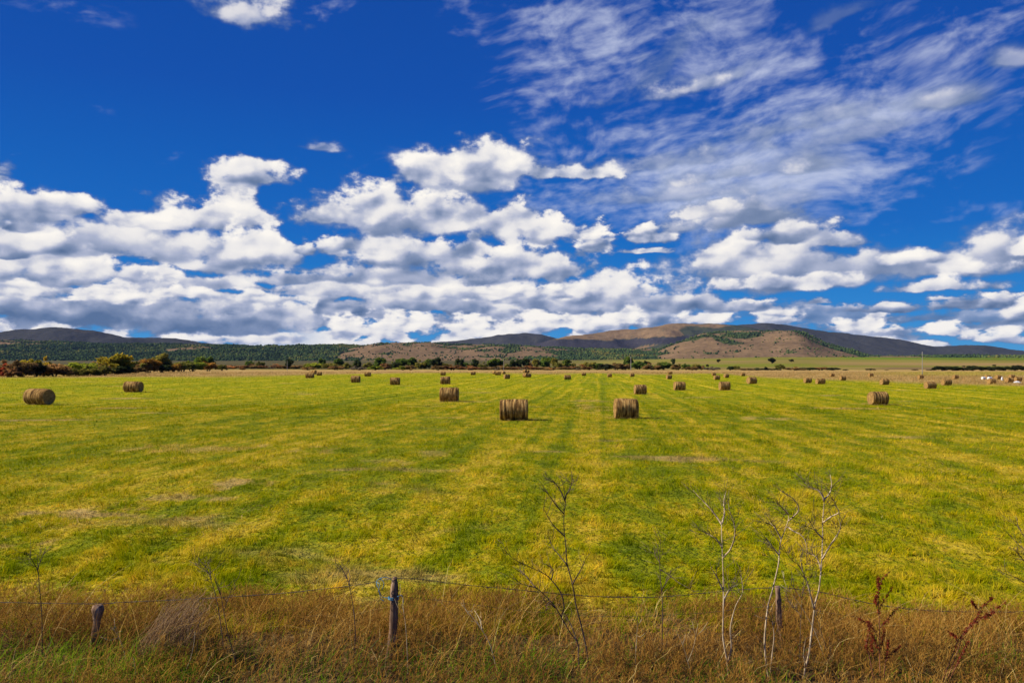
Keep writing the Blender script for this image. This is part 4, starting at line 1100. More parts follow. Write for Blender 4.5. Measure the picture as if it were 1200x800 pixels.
left = [
    (-14, 26, 424, 442.5, 'brown', 'bush', 'brown bush just beyond the picture\'s left side at the hedge end', 215),
    (6, 20, 422, 440, 'brown', 'bush', 'brown bush at the very left end of the hedge behind the red one', 240),
    (10, 17, 423.5, 441.5, 'red', 'ragged', 'red leaved bush at the left end of the hedge', None),
    (14, 13, 431, 441.7, 'rust', 'bush', 'low rust coloured bush at the foot of the red one', None),
    (25, 22, 421, 441.5, 'brown', 'dome', 'tall brownish olive bush right of the red bush', None),
    (36, 20, 414.5, 440, 'yellow', 'bush', 'tallest yellow topped bush in the left part of the hedge', 225),
    (42, 16, 423, 441.3, 'black', 'dome', 'nearly black rounded bush below the tall yellow topped one', None),
    (53, 14, 417.5, 439, 'yellow', 'bush', 'yellow green bush behind the nearly black rounded one', 245),
    (51, 11, 431, 440.8, 'dark', 'bush', 'small dark bush just right of the nearly black one', None),
    (64, 22, 425.5, 441, 'brown', 'dome', 'wide brown purple bush in the middle of the left hedge', None),
    (70, 14, 424, 438, 'rust', 'ragged', 'rusty bush peeping over the wide brown purple one', 250),
    (80, 18, 429, 440.5, 'olive', 'bush', 'low olive bush right of the wide brown purple one', None),
    (95, 28, 423.5, 440, 'lime', 'dome', 'broad yellow green bush before the tan hillside patch', None),
    (104, 16, 429, 440.4, 'olive', 'bush', 'low olive bush in front of the broad yellow green one', None),
    (116, 17, 421.5, 439.5, 'brown', 'ragged', 'brown ragged bush left of the big golden tree', None),
    (123, 14, 428, 440.2, 'olive', 'bush', 'olive bush at the lower left of the big golden tree', None),
    (137, 30, 415.5, 438.5, 'yellow', 'tree', 'big golden round crowned tree of the left hedge', None),
    (137, 24, 427, 438.6, 'dark', 'bush', 'dark undergrowth bush beneath the big golden tree', None),
    (156, 20, 422, 436.8, 'olive', 'bush', 'olive bush between the golden tree and the orange ones', None),
    (160, 16, 428, 437, 'brown', 'bush', 'brown bush low between the golden tree and the orange ones', None),
    (174, 20, 420, 436.6, 'orange', 'dome', 'orange brown bush left of the tall dark green tree', None),
    (189, 19, 416, 436.3, 'olive', 'tree', 'tall dark green tree in the right part of the left hedge', None),
    (190, 15, 425, 436.4, 'dark', 'dome', 'dark bush under the tall dark green tree', None),
    (203, 14, 423, 435.8, 'orange', 'bush', 'orange bush right of the tall dark green tree', None),
    (214, 18, 424, 435.4, 'olive', 'dome', 'olive bush left half of the low double clump', None),
    (225, 20, 423, 435.2, 'lime', 'dome', 'yellow green bush right half of the low double clump', None),
    (235, 12, 419.5, 433.5, 'green', 'tree', 'small green tree behind the low double clump', 460),
    (245, 11, 420, 433.5, 'green', 'tree', 'small green tree at the back right of the left hedge', 470),
    (244, 15, 424, 434.6, 'orange', 'dome', 'orange bush second from the right end of the left hedge', None),
    (260, 8, 428.5, 434.2, 'olive', 'dome', 'small olive bush last on the right of the left hedge', None),
]
for px, w, tp, bs, c, sh, lab, Yd in left:
    plant(px, w * 1.5, tp - 2.5, bs, c, sh, lab, GL, Yd)
# the far hedge: a list of plants by place, colour and form; every label is made from what stands near
far = [
    # px, width, top, colour, form, distance
    (284, 5, 430.2, 'rust', 'dome', 430, 'tiny rust bush alone on the tan strip left of the thin wooden pole'),
    (272, 26, 425.8, 'rust', 'ragged', 560, 'long low rust bush right of the left hedge\'s end'), (296, 22, 426.3, 'brown', 'ragged', 560, 'low brown bush left of the round green tree by the wooden pole'),
    (292, 9, 421.5, 'green', 'dome', 620, 'green bush standing above the low brown one on the left'), (305, 8, 422.5, 'olive', 'dome', 620, 'olive bush above the low brown one on the left'),
    (318, 24, 426, 'rust', 'ragged', 560, 'low rust bush just left of the thin wooden pole'), (339, 8, 421, 'dark', 'tree', 540, 'small round dark tree beside the thin wooden pole'),
    (346, 20, 426, 'brown', 'ragged', 550, 'low brown bush right of the thin wooden pole'),
    (361, 14, 430, 'brown', 'dome', 425, 'dark brown bush right behind the left bale trio'), (368, 13, 424, 'lime', 'dome', 500, 'bright yellow green bush above the left bale trio'),
    (377, 9, 419.8, 'green', 'tree', 540, 'green tree behind the bright yellow green bush'), (364, 14, 424, 'olive', 'bush', 540, 'olive bush left of the bright yellow green one'),
    (386, 14, 424.5, 'olive', 'dome', 520, 'olive bush between two green trees left of centre'), (394, 14, 428, 'brown', 'dome', 430, 'brown bush left of the row of three bales'),
    (397, 9, 420, 'green', 'tree', 540, 'slim green tree above the brown bush at the row of three'), (406, 10, 424, 'olive', 'bush', 520, 'olive bush left of the round dark green tree'),
    (419, 9, 421, 'dark', 'tree', 500, 'round dark green tree above the middle bale of the row of three'), (421, 14, 428.5, 'grey', 'ragged', 430, 'grey brown bush below the round dark green tree'),
    (432, 12, 423.5, 'olive', 'bush', 520, 'olive bush right of the round dark green tree'), (445, 15, 419, 'green', 'tree', 520, 'broad green tree left of the dark red bush'),
    (451, 10, 425, 'rust', 'dome', 450, 'dark red rounded bush left of centre'), (440, 13, 428.5, 'lime', 'ragged', 425, 'pale yellow green low bush below the broad green tree'),
    (459, 10, 423, 'olive', 'bush', 520, 'olive bush right of the dark red one'), (465, 10, 423.5, 'dark', 'dome', 480, 'small dark bush above the last bale of the row of three'),
    (470, 13, 420.5, 'green', 'tree', 540, 'green tree behind the small dark bush left of centre'), (482, 14, 418.5, 'green', 'tree', 540, 'tall green tree highest of those left of centre'),
    (481, 11, 427.5, 'brown', 'dome', 425, 'brown bush in front of the tall green tree left of centre'), (472, 14, 429, 'lime', 'ragged', 428, 'low yellowish bush on the strip left of centre'),
    (493, 12, 420.5, 'olive', 'bush', 530, 'olive bush right of the tall green tree left of centre'), (503, 12, 421, 'green', 'tree', 530, 'green tree behind the tiny bale left of centre'),
    (511, 13, 419.8, 'dark', 'tree', 520, 'dark green tree straight behind the two lined up bales'), (513, 12, 427.5, 'brown', 'dome', 430, 'brown bush straight behind the two lined up bales'),
    (522, 11, 423, 'olive', 'bush', 520, 'olive bush right of the two lined up bales'), (530, 20, 427.5, 'rust', 'ragged', 440, 'low rust bush right of the two lined up bales'),
    (538, 11, 420, 'dark', 'tree', 520, 'dark green tree between the lined up bales and the lone tiny bale'), (546, 9, 421.5, 'green', 'bush', 520, 'green bush left of the lone tiny bale'),
    (557, 8, 420.8, 'dark', 'tree', 510, 'slim dark tree straight behind the lone tiny bale'), (566, 11, 423.5, 'olive', 'bush', 500, 'olive bush right behind the lone tiny bale'),
    (551, 26, 427.8, 'rust', 'ragged', 440, 'low rust bush behind the lone tiny bale'), (578, 14, 420.2, 'green', 'tree', 510, 'green tree left of the thin pole in the centre'),
    (585, 9, 420, 'green', 'tree', 520, 'green tree hard by the thin pole in the centre'), (583, 28, 428, 'brown', 'ragged', 440, 'low brown bush at the back of the far central cluster'),
    (594, 8, 425.5, 'olive', 'bush', 500, 'small olive bush just right of the thin central pole'), (601.5, 9, 421.3, 'dark', 'tree', 490, 'round dark tree first right of the thin central pole'),
    (609, 9, 421, 'dark', 'tree', 490, 'round dark tree second right of the thin central pole'), (616, 10, 420.3, 'dark', 'tree', 490, 'round dark tree right above the small bale stack'),
    (620, 7, 420.2, 'rust', 'bush', 540, 'reddish bush behind the round dark tree at the stack'), (614, 28, 428, 'rust', 'ragged', 440, 'low rust bush behind the small bale stack'),
    (628, 8, 421, 'olive', 'tree', 500, 'olive tree right of the small bale stack'), (637, 9, 421.5, 'green', 'tree', 500, 'green tree second right of the small bale stack'),
    (641, 13, 419, 'green', 'tree', 520, 'taller green tree midway between stack and lone bale'), (650, 8, 420, 'olive', 'tree', 510, 'olive tree left of the lone bale by the stack'),
    (646, 28, 428, 'brown', 'ragged', 440, 'low brown bush left of the lone bale by the stack'), (656, 10, 421.5, 'olive', 'bush', 500, 'olive bush above the lone bale by the stack'),
    (664, 9, 421.5, 'green', 'tree', 500, 'green tree above the lone bale by the stack'), (670, 8, 422, 'olive', 'bush', 500, 'olive bush right of the lone bale by the stack'),
    (678, 26, 426.5, 'rust', 'ragged', 450, 'low rust bush behind the tiny tan strip bale'), (690, 15, 423, 'olive', 'dome', 450, 'olive bush left of the dark thicket by the utility pole'),
    (700, 14, 423.5, 'green', 'dome', 450, 'dark green thicket bush left of the utility pole'), (710, 16, 425.8, 'black', 'dome', 425, 'nearly black bush behind the bale left of the utility pole'),
    (722, 18, 425, 'brown', 'ragged', 450, 'brown bush just left of the utility pole'), (736, 12, 417.5, 'green', 'tree', 520, 'tall green tree partly behind the utility pole'),
    (733, 10, 424, 'brown', 'bush', 450, 'brown bush at the foot of the utility pole'), (748, 18, 421.5, 'green', 'bush', 500, 'green bush right of the utility pole'),
    (755, 12, 421.3, 'dark', 'dome', 520, 'dark bush second right of the utility pole'), (764, 16, 424.5, 'brown', 'ragged', 450, 'brown bush behind the line of bales right of the utility pole'),
    (778, 14, 422.5, 'green', 'dome', 460, 'green bush above the twin bales right of the utility pole'), (771, 9, 425, 'olive', 'bush', 450, 'olive bush left of the twin bales'),
    (789, 5, 420.4, 'dark', 'tree', 700, 'small dark tree standing on the yellow slope above the twin bales'), (794, 14, 426.5, 'brown', 'ragged', 440, 'brown bush right of the twin bales'),
    (804, 8, 425, 'green', 'dome', 440, 'small rounded green bush at the lower edge of the yellow slope'), (811, 11, 428.3, 'brown', 'bush', 430, 'low brown bush left of the pair of bumpy bushes'),
    (816, 8, 425.5, 'olive', 'dome', 440, 'left one of the pair of bumpy olive bushes'), (822, 8, 427.5, 'brown', 'dome', 440, 'right one of the pair of bumpy bushes, browner'),
    (836, 14, 429, 'grey', 'ragged', 430, 'greyish low bush behind the three bales below the yellow slope'), (842, 4.5, 421.5, 'black', 'tree', 900, 'tiny dark tree alone on the yellow slope, left of the round one'),
    (829, 2.6, 426.8, 'black', 'dome', 640, 'tiny dark dot of a bush low on the yellow slope'), (856, 7, 429, 'dark', 'dome', 425, 'small dark bush right of the three bales below the slope'),
    (862, 7, 428, 'olive', 'dome', 435, 'small olive bush left of the bale with its lit round end'), (872, 18, 431, 'brown', 'ragged', 430, 'low brown bush behind the tiny bale below the round lone tree'),
    (904.5, 7, 419.5, 'black', 'tree', 800, 'round dark lone tree in the middle of the yellow green slope'), (897.5, 4, 430.3, 'black', 'tree', 420, 'small dark thorn tree on the edge of the tan strip'),
    (914.5, 9, 426, 'olive', 'dome', 430, 'rounded olive bush right below the lone tree'), (887, 20, 431, 'dark', 'ragged', 430, 'low dark bush left of the small thorn tree'),
    (906, 14, 432.5, 'black', 'ragged', 425, 'low black bush at the foot of the rounded olive bush'), (927.5, 5, 421.3, 'black', 'tree', 900, 'small dark tree right of the round lone tree on the slope'),
    (932, 18, 429.5, 'brown', 'ragged', 425, 'low brown bush behind the close pair of bales'), (948, 16, 430.5, 'dark', 'dome', 425, 'low dark bush behind the left bale of the close pair'),
    (962, 16, 430, 'rust', 'dome', 425, 'dark reddish bush behind the right bale of the close pair'), (976, 15, 430.8, 'black', 'dome', 420, 'dark bush ending the low hedge right of the close pair'),
    (991, 5, 433, 'black', 'dome', 418, 'tiny dark bush between the low hedge and the small dark thicket'), (1020.5, 9, 432, 'black', 'dome', 415, 'small dark thicket alone above the tiny tan strip bale'),
    (987, 5, 418.2, 'rust', 'dome', 1700, 'reddish bush high on the far slope under the hill'), (975.5, 3, 421, 'dark', 'dome', 1200, 'dark dot of a bush on the far green field\'s left'),
    (1039, 4, 433.8, 'black', 'dome', 415, 'tiny dark bush between the thicket and the thin pole'), (1072, 6, 433, 'black', 'dome', 410, 'small dark bush left of the thin pole\'s foot'),
    (1091, 8, 433, 'black', 'dome', 405, 'small dark bush right of the thin pole\'s foot'), (1095, 3.5, 420.3, 'dark', 'dome', 1300, 'dark dot of a bush at the top of the far green field'),
    (1105, 17, 427, 'black', 'bush', 395, 'first dark bush at the left end of the right hedge'), (1117, 14, 428.5, 'dark', 'dome', 395, 'dark bush second from the left end of the right hedge'),
    (1128, 15, 428.5, 'black', 'bush', 395, 'dark bush third from the left end of the right hedge'), (1140, 13, 428, 'dark', 'dome', 395, 'dark green bush left of the white wrapped bales\' place in the hedge'),
    (1151, 15, 429, 'black', 'dome', 390, 'dark bush straight behind the white wrapped bales'), (1165, 16, 427, 'black', 'bush', 390, 'taller dark bush right behind the white wrapped bales'),
    (1177, 14, 429.5, 'dark', 'dome', 390, 'low dark bush behind the bale with the white sack'), (1190, 16, 427, 'black', 'bush', 390, 'dark bush behind the last trio of bales'),
    (1205, 18, 428, 'dark', 'dome', 390, 'dark bush at the right end of the right hedge'), (1166, 5, 419.3, 'orange', 'tree', 1600, 'orange tree far off above the right hedge'),
    (1156, 6, 420.5, 'rust', 'dome', 1600, 'rusty bush left of the far orange tree'), (1143, 4, 420.3, 'dark', 'dome', 1600, 'dark bush left of the rusty one far off'),
    (1179, 10, 421, 'green', 'dome', 1600, 'green bush right of the far orange tree'), (1195, 8, 420.5, 'green', 'dome', 1600, 'green bush far off near the right side'),
]
for px, w, tp, c, sh, Yd, lab in far:
    plant(px, w * (1.35 if sh != 'ragged' else 1.5), tp - (0.8 if sh != 'ragged' else 1.2), 0, c, sh, lab, 'bushes and trees of the far hedge', Yd)

# ---- loose hay dropped round the bales and along the mowing rows
def litter():
    xs, ys = [], []
    for o in [o for o in COL.objects if o.name.startswith('hay_bale') and o.parent is None and o.location.y < 140]:
        m_ = int(420 * min(1.0, 60.0 / o.location.y) + 60)
        a = rs.uniform(0, 2 * np.pi, m_); q = 0.45 + rs.exponential(0.55, m_)
        xs.append(o.location.x + np.cos(a) * q * 1.35); ys.append(o.location.y + np.sin(a) * q)
    m_ = 9000
    y = 14.0 * (120 / 14.0) ** rs.uniform(0, 1, m_); x = rs.uniform(-0.68, 0.68, m_) * y
    row_ = np.round((x - 0.11 * y) / 3.4) * 3.4 + 0.11 * y + rs.normal(0, 0.45, m_)
    keep = fbm(row_ * 0.3, y * 0.05, 3, 120) > 0.50
    xs.append(row_[keep]); ys.append(y[keep])
    x, y = np.concatenate(xs), np.concatenate(ys); M = len(x)
    z = ground_z(x, y) + rs.uniform(0.02, 0.10, M)
    a = rs.uniform(0, 2 * np.pi, M); ln = rs.uniform(0.10, 0.30, M)
    d = np.stack([np.cos(a) * ln, np.sin(a) * ln, rs.normal(0, 0.03, M)], 1)
    p0 = np.stack([x, y, z], 1)
    P_ = np.stack([p0, p0 + d * 0.5 + np.stack([0 * x, 0 * x, rs.uniform(0, 0.03, M)], 1), p0 + d], 1)
    v, t, q, per = ribbons(P_, np.repeat((0.006 * (0.8 + y / 28.0))[:, None], 3, 1), rs.uniform(0, 6.28, M))
    ml, n = new_mat('loose_hay')
    out(n, leafy(n, n.ramp(attr(n, 'v')['Fac'], [(0.0, (0.24, 0.14, 0.04)), (0.5, (0.46, 0.30, 0.09)), (1.0, (0.68, 0.49, 0.18))]), 0.25, 0.6))
    tag(obj('loose_hay', mesh_np('loose_hay', v, t, q, ml, {'v': np.repeat(rs.uniform(0, 1, M), per)})), 'wisps of loose hay dropped round the bales and in rows', 'hay', kind='stuff')
litter()
# ------------------------------------------------------------------ the rough verge along the fence
def gz(x, y): return float(ground_z(np.array([float(x)]), np.array([float(y)]))[0])
m_dry, n = new_mat('dry_stalks')
v_ = attr(n, 'v')['Fac']
dcol = n.ramp(v_, [(0.0, (0.11, 0.055, 0.018)), (0.25, (0.28, 0.130, 0.024)), (0.50, (0.46, 0.25, 0.045)), (0.75, (0.60, 0.40, 0.11)), (1.0, (0.80, 0.62, 0.26))])
out(n, leafy(n, dcol, 0.30, 0.4))
m_verge, n = new_mat('verge_grass')
v_ = attr(n, 'v')['Fac']
out(n, leafy(n, n.ramp(v_, [(0.0, (0.05, 0.11, 0.006)), (0.4, (0.13, 0.25, 0.010)), (0.75, (0.27, 0.36, 0.015)), (1.0, (0.50, 0.42, 0.05))]), 0.42, 0.4))

def verge_density(x, y):
    """how thick the dead growth stands; it thins out into the field along an uneven line"""
    line = 10.35 + 2.0 * (fbm(x * 0.9 + 3, y * 0 + 1, 4, 91, 0.65) - 0.5) + 0.25 * sstep(1.0, -3.0, x) - 0.2 * sstep(2, 5, x)
    return 1 - sstep(line - 0.75, line + 0.35, y)
def verge_blades(N, y0, y1, hmin, hmax, wmin, wmax, leanr, k, dens_p=1.0, patch=None):
    x = rs.uniform(-8.6, 8.6, N); y = rs.uniform(y0, y1, N)
    keep = rs.uniform(0, 1, N) < verge_density(x, y) ** dens_p
    if patch is not None: keep &= rs.uniform(0, 1, N) < patch(x, y)
    x, y = x[keep], y[keep]; M = len(x)
    h = rs.uniform(hmin, hmax, M) * (0.22 + 0.78 * sstep(6.9, 8.5, y)) * (0.55 + 0.9 * fbm(x * 1.1, y * 1.1, 3, 93)) * (0.45 + 0.55 * verge_density(x, y + 0.5))
    h = h * (0.55 + 0.9 * fbm(x * 0.45 + 4, y * 0.4, 2, 94))
    lean = rs.uniform(leanr[0], leanr[1], M); th = rs.normal(0.3, 1.5, M); w = rs.uniform(wmin, wmax, M)
    z = ground_z(x, y); t = np.linspace(0, 1, k)[None, :]
    P_ = np.empty((M, k, 3))
    bend = t ** rs.uniform(1.3, 2.6, M)[:, None]
    wob = rs.normal(0, 0.018, (M, k)) * (t > 0.1)
    P_[:, :, 0] = x[:, None] + np.cos(th)[:, None] * (h * lean)[:, None] * bend + wob
    P_[:, :, 1] = y[:, None] + np.sin(th)[:, None] * (h * lean)[:, None] * bend
    P_[:, :, 2] = z[:, None] - 0.02 + h[:, None] * (t - 0.35 * np.minimum(lean, 1.6)[:, None] * t ** 2.4)
    P_[:, :, 2] = np.maximum(P_[:, :, 2], z[:, None] - 0.02)
    return P_, w[:, None] * (1 - 0.4 * t), M
VB = dict(v=[], t=[], q=[], a=[], n=0)
def push(B, P_, Wd, tone):
    v, t, q, per = ribbons(P_, Wd)
    B['v'].append(v); B['t'].append(t + B['n'])
    if q is not None: B['q'].append(q + B['n'])
    B['a'].append(np.repeat(np.clip(tone, 0, 1), per)); B['n'] += len(v)
def flush(B, name, mat, label, cat):
    o = obj(name, mesh_np(name, np.concatenate(B['v']), np.concatenate(B['t']), np.concatenate(B['q']) if B['q'] else None, mat, {'v': np.concatenate(B['a'])}))
    return tag(o, label, cat, kind='stuff')
# long bleached grass
P_, Wd, M = verge_blades(25000, 6.6, 11.4, 0.26, 0.66, 0.004, 0.0075, (0.2, 1.6), 5, 1.0, lambda x, y: np.clip(0.12 + 2.4 * (fbm(x * 0.8 + 9, y * 1.2, 3, 96) - 0.30), 0.06, 1))
push(VB, P_, Wd, 0.39 + (fbm(P_[:, 0, 0] * 1.4, P_[:, 0, 1] * 1.4, 3, 95) - 0.5) * 0.8 + rs.normal(0, 0.15, M))
# dead wiry weeds: a stem with many fine side twigs that make the brown fuzz
P_, Wd, M = verge_blades(360, 7.2, 10.4, 0.70, 1.0, 0.004, 0.0055, (0.3, 1.5), 6)
push(VB, P_, Wd, 0.82 + rs.normal(0, 0.12, M))
P_, Wd, M = verge_blades(15000, 7.0, 10.9, 0.30, 0.62, 0.003, 0.005, (0.05, 0.7), 5, 1.3, lambda x, y: np.clip(0.30 + 3.4 * (fbm(x * 0.7, y * 1.0, 3, 97) - 0.40), 0.05, 1))
tone0 = 0.21 + (fbm(P_[:, 0, 0] * 0.7, P_[:, 0, 1] * 0.7, 3, 98) - 0.5) * 0.5 + rs.normal(0, 0.08, M)
push(VB, P_, Wd, tone0)
for s_ in range(11):
    f = rs.uniform(0.30, 1.0, M); i0 = np.minimum((f * 4).astype(int), 3); fr = f * 4 - i0
    b0 = P_[np.arange(M), i0] * (1 - fr)[:, None] + P_[np.arange(M), i0 + 1] * fr[:, None]
    d = rs.normal(0, 1, (M, 3)); d[:, 2] = np.abs(d[:, 2]) * 0.8 + 0.15; d /= np.linalg.norm(d, axis=1)[:, None]
    ln = rs.uniform(0.04, 0.15, M)[:, None] * (1.25 - 0.5 * f)[:, None]
    tw = np.stack([b0, b0 + d * ln * 0.5 + rs.normal(0, 0.008, (M, 3)), b0 + d * ln], 1)
    push(VB, tw, np.stack([np.full(M, 0.003), np.full(M, 0.0045), np.full(M, 0.004)], 1), tone0 + rs.normal(0.04, 0.14, M))
flush(VB, 'dry_weeds', m_dry, 'tangle of dead brown weeds and bleached grass along the fence', 'weeds')
# fresh grass at the bottom of it
VB = dict(v=[], t=[], q=[], a=[], n=0)
P_, Wd, M = verge_blades(36000, 6.4, 9.0, 0.12, 0.42, 0.005, 0.010, (0.2, 1.2), 4, 0.5, lambda x, y: np.clip((1 - 0.9 * sstep(7.8, 8.7, y)) * (0.25 + 1.8 * (fbm(x * 0.9, y * 0.9, 2, 99) - 0.3)), 0.03, 1))
push(VB, P_, Wd, 0.42 + (fbm(P_[:, 0, 0], P_[:, 0, 1], 3, 100) - 0.5) * 0.6 + rs.normal(0, 0.16, M))
P_, Wd, M = verge_blades(3000, 9.0, 11.4, 0.08, 0.20, 0.005, 0.009, (0.3, 1.3), 4, 0.15)
push(VB, P_, Wd, 0.70 + rs.normal(0, 0.15, M))
flush(VB, 'verge_grass', m_verge, 'rank green grass growing among the dead weeds of the verge', 'grass')

# ------------------------------------------------------------------ fence
m_post, n = new_mat('grey_post_wood')
tc = n.node('ShaderNodeTexCoord').outputs['Object']
g1 = n.noise(n.v('MULTIPLY', tc, (26, 26, 2.2)), 1.0, 5, 0.65, dims='3D')
out(n, principled(n, n.ramp(g1, [(0.28, (0.050, 0.032, 0.024)), (0.5, (0.20, 0.120, 0.075)), (0.72, (0.50, 0.35, 0.24))]), 0.95, 0.05, bump(n, g1, 0.02, 1.0)))
m_wire, n = new_mat('rusty_wire')
out(n, principled(n, n.ramp(n.noise(n.node('ShaderNodeTexCoord').outputs['Object'], 8.0, 2, 0.5, dims='3D'), [(0.3, (0.035, 0.024, 0.020)), (0.7, (0.13, 0.10, 0.085))]), 0.7, 0.3))
m_blue, n = new_mat('blue_twine'); out(n, principled(n, (0.07, 0.24, 0.38), 0.6, 0.3))
fence = empty('wire_fence', (0, 8.5, 0))
tag(fence, 'old wire fence of crooked grey posts and a sagging barbed strand', 'fence')
def put(o, P0=(0, 8.5, 0)):
    return o
def post(px_top, row_top, px_bot, Y, rad, seed, label, cut):
    x0, _, zt = at_depth(px_top, row_top, Y); xb = (px_bot - 600) / F_PX * Y
    z0 = gz(xb, Y) - 0.15
    t = np.linspace(0, 1, 15); r_ = np.random.RandomState(seed)
    xs = xb + (x0 - xb) * t + 0.014 * np.sin(t * 5 + seed) * (1 - t) * 2; ys = np.full(15, Y - 8.5) + 0.012 * np.cos(t * 4)
    zs = z0 + (zt - z0) * t
    rr = rad * (1.05 - 0.12 * t + 0.10 * r_.normal(0, 1, 15) * 0.6)
    if cut == 'knob': rr[-4:] = rad * np.array([1.05, 1.35, 1.62, 1.25])
    if cut == 'slant': rr[-2:] = rad * np.array([0.85, 0.45])
    v, tr, q = tube_np(np.stack([xs, ys, zs], 1), rr, 12)
    a = np.tile(np.arange(12), 15) / 12 * 6.283
    v[:-2] += (np.stack([np.cos(a), np.sin(a), 0 * a], 1) * rad * 0.22 * (fbm(a * 2.4 + seed, np.repeat(t, 12) * 6, 3, seed) - 0.5)[:, None])
    if cut == 'slant': v[-1, 0] -= 0.015
    mb = MB(); mb.add(v, tr, q)
    o = mb.build('post', m_post, fence)
    o['label'] = label
    return np.array([xs[-1], Y, zt])
post(115.5, 708.5, 109, 8.5, 0.040, 3, 'short post with a thick dark knobbly head', 'knob')
post(463, 675.5, 457, 8.4, 0.046, 5, 'dark leaning post with a split tip and blue twine round it', 'slant')
post(910.5, 686, 918, 9.0, 0.031, 8, 'thin pale grey post in front of the pale saplings', 'flat')
wire_px = [(-120, 700, 8.6), (-40, 704, 8.55), (30, 706, 8.5), (113, 707, 8.5), (150, 705, 8.5), (220, 702, 8.48), (300, 697, 8.46), (340, 694, 8.45), (420, 685, 8.42), (440, 681, 8.41), (463, 677.5, 8.36),
           (490, 678, 8.4), (520, 682, 8.42), (560, 686.5, 8.5), (600, 690, 8.6), (650, 695, 8.7), (700, 698.5, 8.8), (760, 699.5, 8.85), (800, 697, 8.9), (830, 694, 8.92), (870, 690.5, 8.95), (911, 688, 8.95),
           (935, 690, 8.98), (960, 693, 9.0), (1000, 702.5, 9.0), (1040, 710, 9.0), (1075, 714, 9.0), (1110, 716, 9.0), (1160, 716.5, 9.0), (1200, 716, 9.0), (1290, 708, 9.0)]
wp = smooth_path([at_depth(a, b, c) for a, b, c in wire_px], 6)
wp[:, 1] -= 8.5
mb = MB(); mb.tube(wp + np.array([0, 0, 0.002]), 0.0026, 5)
mb.tube(wp + np.stack([0 * wp[:, 0], 0.004 * np.sin(np.arange(len(wp)) * 1.7), 0.004 * np.cos(np.arange(len(wp)) * 1.7)], 1), 0.0020, 4)
wire = mb.build('barbed_wire', m_wire, fence)
seg = np.concatenate([[0], np.cumsum(np.linalg.norm(np.diff(wp, axis=0), axis=1))])
mb = MB()
for s_ in np.arange(0.1, seg[-1], 0.115):
    c = np.array([np.interp(s_, seg, wp[:, k]) for k in range(3)])
    for q in range(2):
        a = random.uniform(0, 6.28); d = np.array([random.uniform(-.5, .5), math.cos(a), math.sin(a)]); d = d / np.linalg.norm(d) * 0.016
        mb.tube([c - d, c + d], [0.0022, 0.0016], 4)
mb.build('barb', m_wire, wire)['kind'] = 'stuff'
lw = smooth_path([at_depth(a, b, c) for a, b, c in ((459, 697, 8.34), (495, 701, 8.4), (540, 706, 8.5), (620, 716, 8.65), (720, 722, 8.8), (820, 718, 8.9), (914, 710, 8.95), (1000, 722, 9.0), (1100, 735, 9.0), (1290, 730, 9.0))], 6)
lw[:, 1] -= 8.5
mb = MB(); mb.tube(lw, 0.0018, 4); mb.build('lower_wire', m_wire, fence)
# twine on the middle post
mb = MB(); c = np.array(at_depth(461, 700, 8.4)); a = np.linspace(0, 6.283 * 3, 50)
mb.tube(np.stack([c[0] + 0.053 * np.cos(a), c[1] + 0.053 * np.sin(a), c[2] + np.linspace(-0.018, 0.018, 50) + 0.006 * np.sin(a * 0.7)], 1), 0.0048, 5)
for pts in ([(459, 700), (448, 699), (444, 690), (441, 682), (446, 677), (455, 676.5), (460, 680)], [(444, 690), (446, 700), (450, 704)], [(465, 699), (471, 697), (473, 706)], [(446, 677), (450, 683), (448, 690)], [(441, 682), (445, 684), (443, 694)]):
    mb.tube(smooth_path([at_depth(x, y, 8.33 + 0.02 * math.sin(x)) for x, y in pts], 5), 0.0032, 5)
tag(mb.build('twine_knot', m_blue), 'frayed blue twine knotted round the dark leaning fence post', 'twine')

# ------------------------------------------------------------------ saplings and dead stalks by the fence
def bark_mat(name, a, b, c):
    m, n = new_mat(name)
    tc = n.node('ShaderNodeTexCoord').outputs['Object']
    out(n, principled(n, n.ramp(n.noise(n.v('MULTIPLY', tc, (30, 30, 7)), 1.0, 4, 0.6, dims='3D'), [(0.3, a), (0.5, b), (0.7, c)]), 0.85, 0.15))
    return m
m_pale = bark_mat('pale_bark', (0.22, 0.15, 0.085), (0.50, 0.38, 0.23), (0.72, 0.58, 0.38))
m_dark = bark_mat('dark_bark', (0.035, 0.022, 0.018), (0.085, 0.055, 0.042), (0.20, 0.15, 0.11))
m_twig = bark_mat('twig_bark', (0.055, 0.036, 0.024), (0.125, 0.085, 0.055), (0.22, 0.16, 0.10))
m_straw = bark_mat('bleached_straw', (0.34, 0.26, 0.14), (0.52, 0.42, 0.25), (0.66, 0.56, 0.36))
